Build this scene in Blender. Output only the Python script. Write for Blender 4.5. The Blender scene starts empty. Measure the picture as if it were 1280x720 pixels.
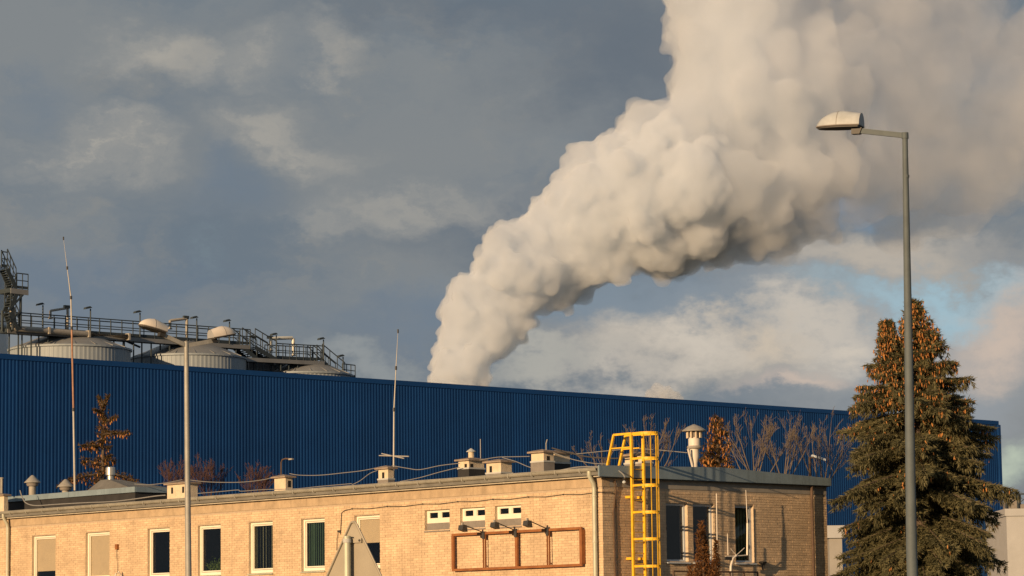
import bpy, math, random
import numpy as np
from mathutils import Vector, Matrix

# ------------------------------------------------------------------ camera
sc = bpy.context.scene
COL = sc.collection
EYE = 1.7
F_PX = 3727.3
PITCH, ROLL, PHI = math.radians(6.851), math.radians(-0.733), math.radians(46.86)
_F = Vector((0, math.cos(PITCH), math.sin(PITCH)))
_U0 = Vector((0, -math.sin(PITCH), math.cos(PITCH)))
_R0 = Vector((1, 0, 0))
_R = _R0 * math.cos(ROLL) + _U0 * math.sin(ROLL)
_U = -_R0 * math.sin(ROLL) + _U0 * math.cos(ROLL)
cam_data = bpy.data.cameras.new('camera')
cam = bpy.data.objects.new('camera', cam_data)
COL.objects.link(cam)
cam_data.sensor_width = 36
cam_data.lens = F_PX / 1280 * 36
cam_data.clip_start = 0.5
cam_data.clip_end = 12000
M = Matrix((( _R.x, _U.x, -_F.x, 0), (_R.y, _U.y, -_F.y, 0), (_R.z, _U.z, -_F.z, EYE), (0, 0, 0, 1)))
cam.matrix_world = M
sc.camera = cam

# ------------------------------------------------------------------ light
SUN_EL = math.radians(10)
SUN_GRAZE = math.radians(12)     # how far the sun stands in front of the gable wall's plane
DR = Vector((math.sin(PHI), math.cos(PHI), 0))      # along the gable wall, away from the corner
DL = Vector((-math.cos(PHI), math.sin(PHI), 0))     # along the long sunlit wall, away from the corner
_h = -DR * math.cos(SUN_GRAZE) - DL * math.sin(SUN_GRAZE)
SUN_DIR = Vector((_h.x * math.cos(SUN_EL), _h.y * math.cos(SUN_EL), math.sin(SUN_EL)))
sun_data = bpy.data.lights.new('sun', 'SUN')
sun_data.energy = 4.9
sun_data.angle = math.radians(0.5)
sun_data.color = (1.0, 0.665, 0.36)
sun = bpy.data.objects.new('sun', sun_data)
sun.rotation_euler = (-SUN_DIR).to_track_quat('-Z', 'Y').to_euler()
sun.location = (-60, -60, 60)
COL.objects.link(sun)

sc.view_settings.view_transform = 'Standard'
sc.view_settings.look = 'None'
EXPOSURE = 0.22
sc.view_settings.exposure = EXPOSURE
sc.view_settings.gamma = 1
sc.view_settings.use_curve_mapping = False
sc.cycles.max_bounces = 16
sc.cycles.volume_bounces = 12
sc.cycles.transparent_max_bounces = 24
sc.cycles.use_denoising = True


def ray(px, py):
    return _R * ((px - 640) / F_PX) + _U * ((360 - py) / F_PX) + _F


def Wpt(px, py, D):
    """world point seen at a photo pixel, D metres ahead"""
    q = ray(px, py)
    q = q * (D / q.y)
    return Vector((q.x, q.y, q.z + EYE))


# ------------------------------------------------------------------ sky
def build_world():
    w = bpy.data.worlds.new('World')
    sc.world = w
    w.use_nodes = True
    nt = w.node_tree
    N, Lk = nt.nodes, nt.links
    N.clear()
    out = N.new('ShaderNodeOutputWorld')
    bg = N.new('ShaderNodeBackground')
    bg.inputs['Strength'].default_value = 0.1
    Lk.new(bg.outputs[0], out.inputs[0])
    sky = N.new('ShaderNodeTexSky')
    sky.sky_type = 'NISHITA'
    sky.sun_disc = False
    sky.sun_elevation = SUN_EL
    sky.sun_rotation = math.atan2(SUN_DIR.x, SUN_DIR.y)
    tc = N.new('ShaderNodeTexCoord')

    def vmath(op, a, b=None):
        n = N.new('ShaderNodeVectorMath')
        n.operation = op
        for i, v in enumerate((a, b)):
            if v is None:
                continue
            if isinstance(v, (tuple, Vector)):
                n.inputs[i].default_value = tuple(v)
            elif isinstance(v, (int, float)):
                n.inputs['Scale'].default_value = v
            else:
                Lk.new(v, n.inputs[i])
        return n.outputs['Value'] if op in ('LENGTH', 'DOT_PRODUCT') else n.outputs['Vector']

    def fmath(op, a, b):
        n = N.new('ShaderNodeMath')
        n.operation = op
        n.use_clamp = False
        for i, v in enumerate((a, b)):
            if isinstance(v, (int, float)):
                n.inputs[i].default_value = v
            else:
                Lk.new(v, n.inputs[i])
        return n.outputs[0]

    def noise(vec, scale, detail=5, rough=0.55):
        n = N.new('ShaderNodeTexNoise')
        n.inputs['Scale'].default_value = scale
        n.inputs['Detail'].default_value = detail
        n.inputs['Roughness'].default_value = rough
        Lk.new(vec, n.inputs['Vector'])
        return n

    def remap(v, a, b, c=0.0, d=1.0, kind='SMOOTHSTEP'):
        n = N.new('ShaderNodeMapRange')
        n.interpolation_type = kind
        Lk.new(v, n.inputs['Value'])
        for k, x in zip(('From Min', 'From Max', 'To Min', 'To Max'), (a, b, c, d)):
            n.inputs[k].default_value = x
        return n.outputs[0]

    def mix(f, a, b):
        n = N.new('ShaderNodeMix')
        n.data_type = 'RGBA'
        ins = [s for s in n.inputs if s.enabled]
        if isinstance(f, (int, float)):
            n.inputs[0].default_value = f
        else:
            Lk.new(f, n.inputs[0])
        for s, v in ((n.inputs[6], a), (n.inputs[7], b)):
            if isinstance(v, tuple):
                s.default_value = (*v, 1)
            else:
                Lk.new(v, s)
        return n.outputs[2]

    d = tc.outputs['Generated']
    flat = vmath('MULTIPLY', d, (1, 1, 1.6))
    warp = noise(flat, 13, 7, 0.62)
    wv = vmath('SCALE', vmath('SUBTRACT', warp.outputs['Color'], (0.5, 0.5, 0.5)), 0.085)
    dw = vmath('ADD', d, wv)
    n1 = noise(vmath('MULTIPLY', dw, (1, 1, 1.9)), 8, 7, 0.58)
    n2 = noise(vmath('MULTIPLY', dw, (1, 1, 1.5)), 24, 7, 0.6)
    brk = remap(n2.outputs['Fac'], 0.38, 0.54, 0.40, 1.0)
    S = lambda *c: tuple((x / 255 / 12.92 if x < 10.3 else ((x / 255 + .055) / 1.055) ** 2.4) * 10 / 2 ** EXPOSURE for x in c)
    col = mix(remap(n1.outputs['Fac'], 0.36, 0.64), S(109, 121, 132), S(130, 135, 138))
    col = mix(fmath('MULTIPLY', remap(n2.outputs['Fac'], 0.48, 0.72), 0.40), col, S(150, 146, 138))

    def blob(px, py, rx, ry, amount, colour, soft=1.0):
        nonlocal col
        c = ray(px, py).normalized()
        k = rx / ry
        diff = vmath('MULTIPLY', vmath('SUBTRACT', dw, tuple(c)), (1, 1, k))
        ln = vmath('LENGTH', diff)
        f = remap(ln, rx / F_PX * 1.15, rx / F_PX * (1 - soft) * 0.9, 0, amount)
        if colour in (warm, cream, pink, lit):
            f = fmath('MULTIPLY', f, brk)
        col = mix(f, col, colour)
    lit = S(206, 196, 182)
    blue, dark, warm, grey, cream, pink, cyan = (S(106, 122, 139), S(100, 110, 121), S(178, 172, 161), S(132, 136, 138),
                                                 S(205, 190, 170), S(204, 186, 171), S(160, 188, 200))
    blob(780, 70, 220, 110, .9, dark)
    blob(560, 20, 300, 60, .6, dark)
    blob(640, 300, 260, 70, .6, dark)
    blob(90, 360, 330, 70, .75, blue)
    blob(500, 410, 200, 50, .65, blue)
    blob(330, 190, 420, 90, .75, grey)
    blob(90, 170, 120, 55, .9, warm)
    blob(310, 80, 100, 45, .7, warm)
    blob(190, 60, 90, 45, .7, warm)
    blob(430, 60, 60, 34, .5, warm)
    blob(370, 180, 130, 50, .6, warm)
    blob(500, 262, 220, 42, .5, warm)
    blob(280, 235, 80, 45, .5, blue)
    blob(20, 100, 80, 45, .4, blue)
    # lower right: open pale sky with lit cumulus under the deck
    blob(800, 390, 330, 75, .85, S(126, 141, 154))
    blob(1040, 258, 90, 40, .8, S(120, 150, 180))
    blob(1250, 80, 120, 90, .5, S(112, 130, 145))
    blob(1130, 430, 360, 150, .8, S(164, 166, 167))
    blob(1165, 366, 150, 36, .95, cyan)
    blob(1268, 400, 120, 60, .9, pink)
    blob(1100, 318, 190, 36, .75, S(196, 184, 168))
    blob(880, 452, 220, 50, .95, S(178, 171, 161))
    blob(950, 425, 90, 40, .9, cream)
    blob(870, 440, 90, 44, .9, lit)
    blob(760, 470, 90, 30, .8, lit)
    blob(1010, 400, 90, 30, .7, lit)
    blob(1060, 435, 110, 50, .95, lit)
    blob(1000, 486, 110, 24, .8, pink)
    blob(690, 462, 140, 26, .85, S(174, 172, 164))
    blob(430, 455, 110, 26, .8, S(148, 153, 154))
    blob(1210, 480, 130, 44, .7, S(142, 150, 158))
    blob(1275, 560, 70, 50, .9, S(190, 200, 180))
    # the clear sky shows where the deck is thin
    thin = remap(n1.outputs['Fac'], 0.36, 0.26, 0, 0.10)
    col = mix(thin, col, sky.outputs[0])
    Lk.new(col, bg.inputs['Color'])


build_world()


# ------------------------------------------------------------------ helpers
class MB:
    """collects boxes, bars and tubes, then links them as ONE mesh object"""
    def __init__(self):
        self.v, self.f = [], []

    def add(self, verts, faces):
        o = len(self.v)
        self.v += [tuple(p) for p in verts]
        self.f += [tuple(i + o for i in f) for f in faces]
        return self

    def box(self, a, b, bev=0.0):
        x0, x1 = sorted((a[0], b[0])); y0, y1 = sorted((a[1], b[1])); z0, z1 = sorted((a[2], b[2]))
        return self.add([(x0, y0, z0), (x1, y0, z0), (x1, y1, z0), (x0, y1, z0), (x0, y0, z1), (x1, y0, z1), (x1, y1, z1), (x0, y1, z1)],
                        [(0, 3, 2, 1), (4, 5, 6, 7), (0, 1, 5, 4), (1, 2, 6, 5), (2, 3, 7, 6), (3, 0, 4, 7)])

    def bar(self, p, q, w, h=None, up=(0, 0, 1)):
        """square section bar from p to q"""
        h = h or w
        p, q = Vector(p), Vector(q)
        d = (q - p).normalized()
        up = Vector(up)
        if abs(d.dot(up)) > 0.98:
            up = Vector((1, 0, 0))
        s = d.cross(up).normalized() * (w / 2)
        u = s.cross(d).normalized() * (h / 2)
        vs = [p - s - u, p + s - u, p + s + u, p - s + u, q - s - u, q + s - u, q + s + u, q - s + u]
        return self.add(vs, [(0, 3, 2, 1), (4, 5, 6, 7), (0, 1, 5, 4), (1, 2, 6, 5), (2, 3, 7, 6), (3, 0, 4, 7)])

    def tube(self, p, q, r0, r1=None, n=8):
        r1 = r0 if r1 is None else r1
        return self.path([p, q], [r0, r1], n)

    def path(self, pts, r, n=8, cap=True):
        pts = [Vector(p) for p in pts]
        rs = r if isinstance(r, (list, tuple)) else [r] * len(pts)
        vs, fs = [], []
        ref = None
        for i, p in enumerate(pts):
            d = (pts[min(i + 1, len(pts) - 1)] - pts[max(i - 1, 0)])
            if d.length < 1e-9:
                d = Vector((0, 0, 1))
            d.normalize()
            if ref is None:
                ref = Vector((1, 0, 0)) if abs(d.x) < 0.8 else Vector((0, 1, 0))
            s = d.cross(ref)
            if s.length < 1e-4:
                ref = Vector((0, 1, 0)); s = d.cross(ref)
            s.normalize()
            u = d.cross(s)
            ref = -u if False else ref
            for k in range(n):
                a = 2 * math.pi * k / n
                vs.append(p + s * (math.cos(a) * rs[i]) + u * (math.sin(a) * rs[i]))
        for i in range(len(pts) - 1):
            for k in range(n):
                a, b = i * n + k, i * n + (k + 1) % n
                fs.append((a, b, b + n, a + n))
        if cap:
            fs.append(tuple(reversed(range(n))))
            fs.append(tuple(range((len(pts) - 1) * n, len(pts) * n)))
        return self.add(vs, fs)

    def lathe(self, prof, n=24, c=(0, 0, 0)):
        """prof: (radius, z) pairs, bottom to top"""
        vs, fs = [], []
        for r, z in prof:
            for k in range(n):
                a = 2 * math.pi * k / n
                vs.append((c[0] + r * math.cos(a), c[1] + r * math.sin(a), c[2] + z))
        for i in range(len(prof) - 1):
            for k in range(n):
                a, b = i * n + k, i * n + (k + 1) % n
                fs.append((a, b, b + n, a + n))
        fs.append(tuple(reversed(range(n))))
        fs.append(tuple(range((len(prof) - 1) * n, len(prof) * n)))
        return self.add(vs, fs)

    def prism(self, outline, axis_vec):
        """extrude a planar outline (3-D points) along a vector"""
        a = [Vector(p) for p in outline]
        n = len(a)
        b = [p + Vector(axis_vec) for p in a]
        fs = [tuple(range(n)), tuple(reversed(range(n, 2 * n)))]
        fs += [((i + 1) % n, i, i + n, (i + 1) % n + n) for i in range(n)]
        return self.add(a + b, fs)

    def build(self, name, mat, parent=None, smooth=False, loc=None):
        me = bpy.data.meshes.new(name)
        me.from_pydata(self.v, [], self.f)
        me.update()
        if smooth:
            me.shade_smooth()
            try:
                me.set_sharp_from_angle(angle=math.radians(38))
            except Exception:
                pass
        me.materials.append(mat)
        o = bpy.data.objects.new(name, me)
        COL.objects.link(o)
        if parent is not None:
            o.parent = parent
        if loc is not None:
            o.location = loc
        return o


def np_mesh(name, V, F, mat, parent=None, loc=None, rnd=None, smooth=False):
    """fast mesh from numpy arrays (triangles or quads)"""
    me = bpy.data.meshes.new(name)
    k = F.shape[1]
    me.vertices.add(len(V)); me.vertices.foreach_set('co', np.ascontiguousarray(V, dtype=np.float32).ravel())
    me.loops.add(F.size); me.loops.foreach_set('vertex_index', np.ascontiguousarray(F, dtype=np.int32).ravel())
    me.polygons.add(len(F)); me.polygons.foreach_set('loop_start', np.arange(0, F.size, k, dtype=np.int32))
    try:
        me.polygons.foreach_set('loop_total', np.full(len(F), k, dtype=np.int32))
    except Exception:
        pass
    if rnd is not None:
        at = me.attributes.new('shade_rnd', 'FLOAT', 'FACE')
        at.data.foreach_set('value', np.ascontiguousarray(rnd, dtype=np.float32))
    me.update(calc_edges=True)
    me.validate()
    if smooth:
        me.shade_smooth()
    else:
        me.shade_flat()
    me.materials.append(mat)
    o = bpy.data.objects.new(name, me)
    COL.objects.link(o)
    if parent is not None:
        o.parent = parent
    if loc is not None:
        o.location = loc
    return o


def tag(o, label=None, cat=None, group=None, kind=None):
    if label: o['label'] = label
    if cat: o['category'] = cat
    if group: o['group'] = group
    if kind: o['kind'] = kind
    return o


def thing(name, label, cat, loc=(0, 0, 0), rz=0.0, group=None):
    o = bpy.data.objects.new(name, None)
    o.empty_display_size = 0.3
    COL.objects.link(o)
    o.location = loc
    o.rotation_euler = (0, 0, rz)
    return tag(o, label, cat, group)


def copy_tree(o, parent=None):
    c = o.copy()
    COL.objects.link(c)
    if parent is not None:
        c.parent = parent
    for ch in list(o.children):
        copy_tree(ch, c)
    return c


def material(name, col, rough=0.7, metal=0.0, var=0.12, scale=3.0, bump=0.0, bump_scale=30.0, col2=None, stretch=(1, 1, 1), spec=0.4, streak=0.0, face_rnd=0.0):
    m = bpy.data.materials.new(name)
    m.use_nodes = True
    nt = m.node_tree
    N, Lk = nt.nodes, nt.links
    b = N['Principled BSDF']
    b.inputs['Roughness'].default_value = rough
    b.inputs['Metallic'].default_value = metal
    b.inputs['Specular IOR Level'].default_value = spec
    tc = N.new('ShaderNodeTexCoord')
    mp = N.new('ShaderNodeMapping')
    mp.inputs['Scale'].default_value = stretch
    Lk.new(tc.outputs['Object'], mp.inputs['Vector'])
    n = N.new('ShaderNodeTexNoise')
    n.inputs['Scale'].default_value = scale
    n.inputs['Detail'].default_value = 6
    n.inputs['Roughness'].default_value = 0.65
    Lk.new(mp.outputs[0], n.inputs['Vector'])
    r = N.new('ShaderNodeValToRGB')
    c2 = col2 or tuple(min(1, c * (1 + var)) for c in col)
    c1 = tuple(c * (1 - var) for c in col)
    r.color_ramp.elements[0].position = 0.3
    r.color_ramp.elements[1].position = 0.7
    r.color_ramp.elements[0].color = (*c1, 1)
    r.color_ramp.elements[1].color = (*c2, 1)
    Lk.new(n.outputs['Fac'], r.inputs[0])
    last = r.outputs[0]
    if streak:
        mp2 = N.new('ShaderNodeMapping')
        mp2.inputs['Scale'].default_value = (5, 5, 0.25)
        Lk.new(tc.outputs['Object'], mp2.inputs['Vector'])
        n3 = N.new('ShaderNodeTexNoise')
        n3.inputs['Scale'].default_value = 1.5
        n3.inputs['Detail'].default_value = 4
        Lk.new(mp2.outputs[0], n3.inputs['Vector'])
        mr = N.new('ShaderNodeMapRange')
        mr.inputs['From Min'].default_value = 0.5
        mr.inputs['From Max'].default_value = 0.75
        mr.inputs['To Max'].default_value = streak
        Lk.new(n3.outputs['Fac'], mr.inputs['Value'])
        mx = N.new('ShaderNodeMix'); mx.data_type = 'RGBA'
        Lk.new(mr.outputs[0], mx.inputs[0])
        Lk.new(last, mx.inputs[6])
        mx.inputs[7].default_value = (*(c * 0.45 for c in col), 1)
        last = mx.outputs[2]
    if face_rnd:
        at = N.new('ShaderNodeAttribute'); at.attribute_name = 'shade_rnd'
        mr = N.new('ShaderNodeMapRange')
        mr.inputs['To Min'].default_value = 1 - face_rnd
        mr.inputs['To Max'].default_value = 1 + face_rnd
        Lk.new(at.outputs['Fac'], mr.inputs['Value'])
        hs = N.new('ShaderNodeHueSaturation')
        Lk.new(mr.outputs[0], hs.inputs['Value'])
        Lk.new(last, hs.inputs['Color'])
        last = hs.outputs[0]
    Lk.new(last, b.inputs['Base Color'])
    if bump:
        n2 = N.new('ShaderNodeTexNoise')
        n2.inputs['Scale'].default_value = bump_scale
        n2.inputs['Detail'].default_value = 5
        Lk.new(mp.outputs[0], n2.inputs['Vector'])
        bp = N.new('ShaderNodeBump')
        bp.inputs['Strength'].default_value = bump
        bp.inputs['Distance'].default_value = 0.02
        Lk.new(n2.outputs['Fac'], bp.inputs['Height'])
        Lk.new(bp.outputs[0], b.inputs['Normal'])
    return m


def leaf_material(name, c1, c2, rough=0.6, trans=0.25):
    m = bpy.data.materials.new(name)
    m.use_nodes = True
    nt = m.node_tree
    N, Lk = nt.nodes, nt.links
    b = N['Principled BSDF']
    out = [n for n in N if n.type == 'OUTPUT_MATERIAL'][0]
    at = N.new('ShaderNodeAttribute'); at.attribute_name = 'shade_rnd'
    r = N.new('ShaderNodeValToRGB')
    r.color_ramp.elements[0].color = (*c1, 1)
    r.color_ramp.elements[1].color = (*c2, 1)
    Lk.new(at.outputs['Fac'], r.inputs[0])
    Lk.new(r.outputs[0], b.inputs['Base Color'])
    b.inputs['Roughness'].default_value = rough
    b.inputs['Specular IOR Level'].default_value = 0.25
    t = N.new('ShaderNodeBsdfTranslucent')
    Lk.new(r.outputs[0], t.inputs['Color'])
    mx = N.new('ShaderNodeMixShader')
    mx.inputs[0].default_value = trans
    Lk.new(b.outputs[0], mx.inputs[1]); Lk.new(t.outputs[0], mx.inputs[2])
    Lk.new(mx.outputs[0], out.inputs[0])
    return m


def glass_material(name):
    m = bpy.data.materials.new(name)
    m.use_nodes = True
    nt = m.node_tree
    N, Lk = nt.nodes, nt.links
    N.remove(N['Principled BSDF'])
    out = [n for n in N if n.type == 'OUTPUT_MATERIAL'][0]
    tr = N.new('ShaderNodeBsdfTransparent'); tr.inputs[0].default_value = (.92, .91, .88, 1)
    gl = N.new('ShaderNodeBsdfGlossy'); gl.inputs['Roughness'].default_value = 0.02
    lw = N.new('ShaderNodeLayerWeight'); lw.inputs['Blend'].default_value = 0.5
    pw = N.new('ShaderNodeMath'); pw.operation = 'POWER'; pw.inputs[1].default_value = 5
    Lk.new(lw.outputs['Facing'], pw.inputs[0])
    fr = N.new('ShaderNodeMapRange'); fr.inputs['To Min'].default_value = 0.04
    Lk.new(pw.outputs[0], fr.inputs['Value'])
    mx = N.new('ShaderNodeMixShader')
    Lk.new(fr.outputs[0], mx.inputs[0]); Lk.new(tr.outputs[0], mx.inputs[1]); Lk.new(gl.outputs[0], mx.inputs[2])
    Lk.new(mx.outputs[0], out.inputs[0])
    return m


MAT = dict(
    brick=material('sand lime brick', (.60, .45, .295), .85, var=.20, scale=.9, bump=.5, bump_scale=40, face_rnd=.15, streak=.32),
    mortar=material('mortar', (.45, .36, .26), .95, var=.12, scale=8, bump=.4),
    render=material('plaster band', (.43, .33, .22), .9, var=.2, scale=2.5, bump=.3, streak=.3),
    jamb=material('brick reveal', (.56, .45, .33), .9, var=.15, scale=6, bump=.4),
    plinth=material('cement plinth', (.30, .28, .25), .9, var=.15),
    zinc=material('zinc gutter', (.40, .39, .34), .55, .35, var=.18, scale=2.0, streak=.25),
    fascia=material('fascia board', (.50, .46, .38), .7, var=.2, scale=3, streak=.4),
    flashing=material('blue grey flashing', (.23, .30, .345), .5, .2, var=.15, scale=1.6, streak=.3),
    felt=material('roof felt', (.17, .165, .15), .9, var=.2, scale=2, bump=.4),
    bitumen=material('bitumen felt', (.028, .028, .03), .8, var=.3, scale=2, bump=.4),
    pipe=material('galvanised pipe', (.50, .50, .40), .5, .2, var=.12, scale=4, streak=.2),
    rustpipe=material('rusty pipe', (.10, .065, .045), .8, var=.3, scale=5),
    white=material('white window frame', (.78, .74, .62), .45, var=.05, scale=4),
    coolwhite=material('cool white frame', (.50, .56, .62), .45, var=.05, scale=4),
    greypanel=material('grey panel', (.22, .20, .18), .7, var=.15, scale=5),
    blind=material('roller blind', (.58, .50, .38), .8, var=.06, scale=3),
    slatwhite=material('pale blind slat', (.42, .50, .40), .7, var=.06),
    slatgreen=material('green blind slat', (.035, .085, .06), .7, var=.15),
    room=material('dark room', (.035, .03, .028), .9, var=.2, scale=1),
    rust=material('rust red steel', (.27, .095, .035), .75, var=.25, scale=4, col2=(.33, .13, .04)),
    darkmetal=material('dark metal', (.055, .055, .055), .55, .3, var=.2),
    yellow=material('yellow paint', (.80, .47, .03), .5, var=.22, scale=5, streak=.3),
    blue=material('blue cladding', (.0065, .054, .19), .6, spec=.2, var=.12, scale=.35, streak=.22, face_rnd=.10),
    bluetrim=material('blue trim', (.008, .06, .21), .6, spec=.2, var=.08, scale=1),
    tank=material('tank cladding', (.27, .315, .35), .6, .1, var=.08, scale=.8, streak=.15),
    tankroof=material('tank roof', (.22, .23, .235), .7, .1, var=.15, scale=1),
    walk=material('galvanised walkway', (.045, .060, .070), .65, .3, var=.2, scale=2),
    whitepipe=material('white insulated pipe', (.62, .62, .56), .5, .2, var=.08),
    hood=material('lamp hood', (.66, .61, .54), .5, var=.06, scale=6),
    hoodcap=material('lamp end cap', (.36, .37, .38), .5, .1, var=.08),
    dimhood=material('dimmed streaky lamp hood', (.40, .43, .45), .6, var=.12, scale=6, streak=.2),  # weaker sunlight on the right lamp's hood is put into this greyer colour
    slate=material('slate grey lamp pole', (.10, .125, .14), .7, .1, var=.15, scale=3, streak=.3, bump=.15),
    pole=material('grey lamp pole', (.33, .33, .31), .6, .25, var=.15, scale=3, streak=.3, bump=.15),
    lens=material('lamp lens', (.06, .055, .05), .6, var=.1),
    chimney=material('limewashed chimney', (.62, .52, .38), .85, var=.16, scale=5, bump=.4),
    cap=material('chimney cap slab', (.28, .22, .17), .9, var=.25, scale=6, bump=.4),
    band=material('pale chimney band', (.45, .46, .44), .7, var=.1),
    void=material('dark opening', (.01, .01, .01), .9),
    cowl=material('grey vent cowl', (.34, .32, .28), .7, .1, var=.15, scale=6, streak=.2),
    steel=material('shiny steel flue', (.62, .60, .54), .3, .7, var=.06),
    cable=material('pale cable', (.22, .22, .215), .7, var=.1),
    darkcable=material('dark cable', (.06, .055, .05), .8, var=.1),
    mast=material('antenna mast', (.44, .42, .38), .5, .2, var=.15, scale=2),
    rustmast=material('rusting antenna mast', (.36, .20, .13), .7, var=.25, scale=3),
    signback=material('sign back sheet', (.34, .31, .25), .55, .25, var=.10, scale=3, streak=.15),
    bark=material('bark', (.10, .075, .055), .95, var=.3, scale=8, bump=.5),
    twig=material('bare twig', (.15, .12, .092), .9, var=.2, scale=3),
    reddish=material('reddish twig', (.085, .045, .038), .9, var=.2, scale=3),
    offwhite=material('white sheet cladding', (.40, .41, .42), .6, var=.06, scale=1),
    ground=material('rough ground', (.085, .08, .05), .95, var=.3, scale=.15, bump=.5, bump_scale=4),
    shedshade=material('shaded shed wall', (.32, .31, .29), .9, var=.12, scale=.7),  # shade on the small shed's wall, put into a darker base colour
    cone=leaf_material('spruce cone', (.26, .10, .03), (.56, .26, .08), .7, .05),
    needle=leaf_material('spruce needle', (.032, .040, .021), (.25, .225, .115), .65, .3),
    needle_dry=leaf_material('dry needle', (.05, .035, .015), (.14, .085, .03), .7, .2),
    thuja=leaf_material('brown thuja', (.07, .032, .012), (.25, .115, .04), .75, .2),
    plant=leaf_material('pot plant leaf', (.04, .09, .02), (.12, .2, .05), .5, .2),
)
GLASS = glass_material('window glass')

# ------------------------------------------------------------------ ground
g = MB()
g.add([(-2500, -900, 0), (2500, -900, 0), (2500, 5000, 0), (-2500, 5000, 0)], [(0, 1, 2, 3)])
tag(g.build('ground', MAT['ground']), kind='structure')

# ------------------------------------------------------------------ frame of the brick building
CORNER = Vector((2.494, 85.0, 0))
RZ = math.atan2(DR.y, DR.x)


def loc2w(x, y, z):
    return CORNER + DR * x + DL * y + Vector((0, 0, z))


def _hit(px, py, origin, n):
    q = ray(px, py)
    o = Vector((0, 0, EYE))
    t = (origin - o).dot(n) / q.dot(n)
    p = o + q * t - CORNER
    return Vector((p.dot(DR), p.dot(DL), p.z))


def Lpt(px, py, X=0.0):
    """local point on a plane parallel to the long sunlit wall"""
    return _hit(px, py, CORNER + DR * X, DR)


def Rpt(px, py, Y=0.0):
    """local point on a plane parallel to the gable wall"""
    return _hit(px, py, CORNER + DL * Y, DL)


Z_EAVE = 6.42
GABLE = Rpt(1034, 660).x               # length of the gable wall
LONG = Lpt(13, 690).y                  # length of the long wall
RIDGE = GABLE * 0.5
Z_ROOF0 = 6.74
SLOPE = 0.020


def roof_z(x):
    return Z_ROOF0 + SLOPE * x if x < RIDGE else Z_ROOF0 + SLOPE * RIDGE - .038 * (x - RIDGE)


bld = thing('brick_building', 'low pale brick building with a sunlit long wall, grey gutter and a shaded gable end', 'building', CORNER, RZ)
Z_WT, Z_WB = 4.09 + EYE, 2.42 + EYE
# openings: (a0, a1, z0, z1) along each wall
lw_px = [(40, 69.5), (107, 137), (184.5, 212), (247.3, 276), (311, 341), (376.7, 406), (443.3, 475)]
L_OPEN = []
for a, b in lw_px:
    L_OPEN.append((Lpt(b, 690).y, Lpt(a, 690).y, Z_WB, Z_WT))
SM_TOP = Lpt(590, 634.5).z
SM_BOT = Lpt(590, 661).z
for a, b in ((531, 562), (575.3, 606.3), (618.8, 651.5)):
    L_OPEN.append((Lpt(b, 648).y, Lpt(a, 648).y, SM_BOT, SM_TOP))
R_OPEN = []
for a, b in ((833, 860), (866.4, 893.4), (919, 942.6)):
    R_OPEN.append((Rpt(a, 665).x, Rpt(b, 665).x, Rpt(880, 703).z, Z_WT))

Z_BAND = 6.19       # bricks end, plaster band starts
Z_BR0 = 2.6
DEPTH = 0.16        # reveal depth


def wall_faces(length, openings, place, z0, z1):
    """front face with holes plus reveals; place(a, depth, z) -> local point"""
    mb = MB()
    As = sorted({0.0, length, *[o[0] for o in openings], *[o[1] for o in openings]})
    Zs = sorted({z0, z1, *[o[2] for o in openings], *[o[3] for o in openings]})
    inside = lambda a, z: any(o[0] < a < o[1] and o[2] < z < o[3] for o in openings)
    for a0, a1 in zip(As, As[1:]):
        for c0, c1 in zip(Zs, Zs[1:]):
            if not inside((a0 + a1) / 2, (c0 + c1) / 2):
                mb.add([place(a0, .013, c0), place(a1, .013, c0), place(a1, .013, c1), place(a0, .013, c1)], [(0, 1, 2, 3)])
    return mb


def reveals(openings, place):
    mb = MB()
    for a0, a1, c0, c1 in openings:
        P = lambda a, d, z: place(a, d, z)
        for q in (((a0, c0), (a0, c1)), ((a0, c1), (a1, c1)), ((a1, c1), (a1, c0)), ((a1, c0), (a0, c0))):
            (pa, pz), (qa, qz) = q
            mb.add([P(pa, 0.001, pz), P(qa, 0.001, qz), P(qa, .34, qz), P(pa, .34, pz)], [(0, 1, 2, 3)])
    return mb


def bricks(length, openings, place, z0, z1, seed):
    rng = np.random.default_rng(seed)
    V, F, Rn = [], [], []
    bl, bh, j = .25, .065, .010
    row = 0
    z = z0
    while z + bh <= z1 + .002:
        spans = [(0.0, length)]
        for o in openings:
            if o[2] < z + bh * .6 and o[3] > z + bh * .4:
                ns = []
                for s0, s1 in spans:
                    if o[1] <= s0 or o[0] >= s1:
                        ns.append((s0, s1))
                    else:
                        if o[0] > s0: ns.append((s0, o[0]))
                        if o[1] < s1: ns.append((o[1], s1))
                spans = ns
        off = (row % 2) * .13 + rng.uniform(-.012, .012)
        k0 = 0
        a = -off
        while a < length:
            b0, b1 = a, a + bl
            for s0, s1 in spans:
                c0, c1 = max(b0, s0), min(b1, s1)
                if c1 - c0 > .03:
                    t = rng.uniform(-.006, .007)
                    dz = rng.uniform(-.0025, .0025)
                    o = len(V)
                    for aa, zz in ((c0, z), (c1, z), (c1, z + bh), (c0, z + bh)):
                        V.append(place(aa, -t * .5, zz + dz))
                    for aa, zz in ((c0, z), (c1, z), (c1, z + bh), (c0, z + bh)):
                        V.append(place(aa, .018, zz + dz))
                    F += [(o, o + 1, o + 2, o + 3), (o, o + 4, o + 5, o + 1), (o + 1, o + 5, o + 6, o + 2), (o + 2, o + 6, o + 7, o + 3), (o + 3, o + 7, o + 4, o)]
                    Rn += [rng.normal(.5, .2)] * 5
            a += bl + j
        z += bh + j
        row += 1
    return np.array([tuple(v) for v in V]), np.array(F), np.clip(np.array(Rn), -.3, 1.3)


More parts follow.
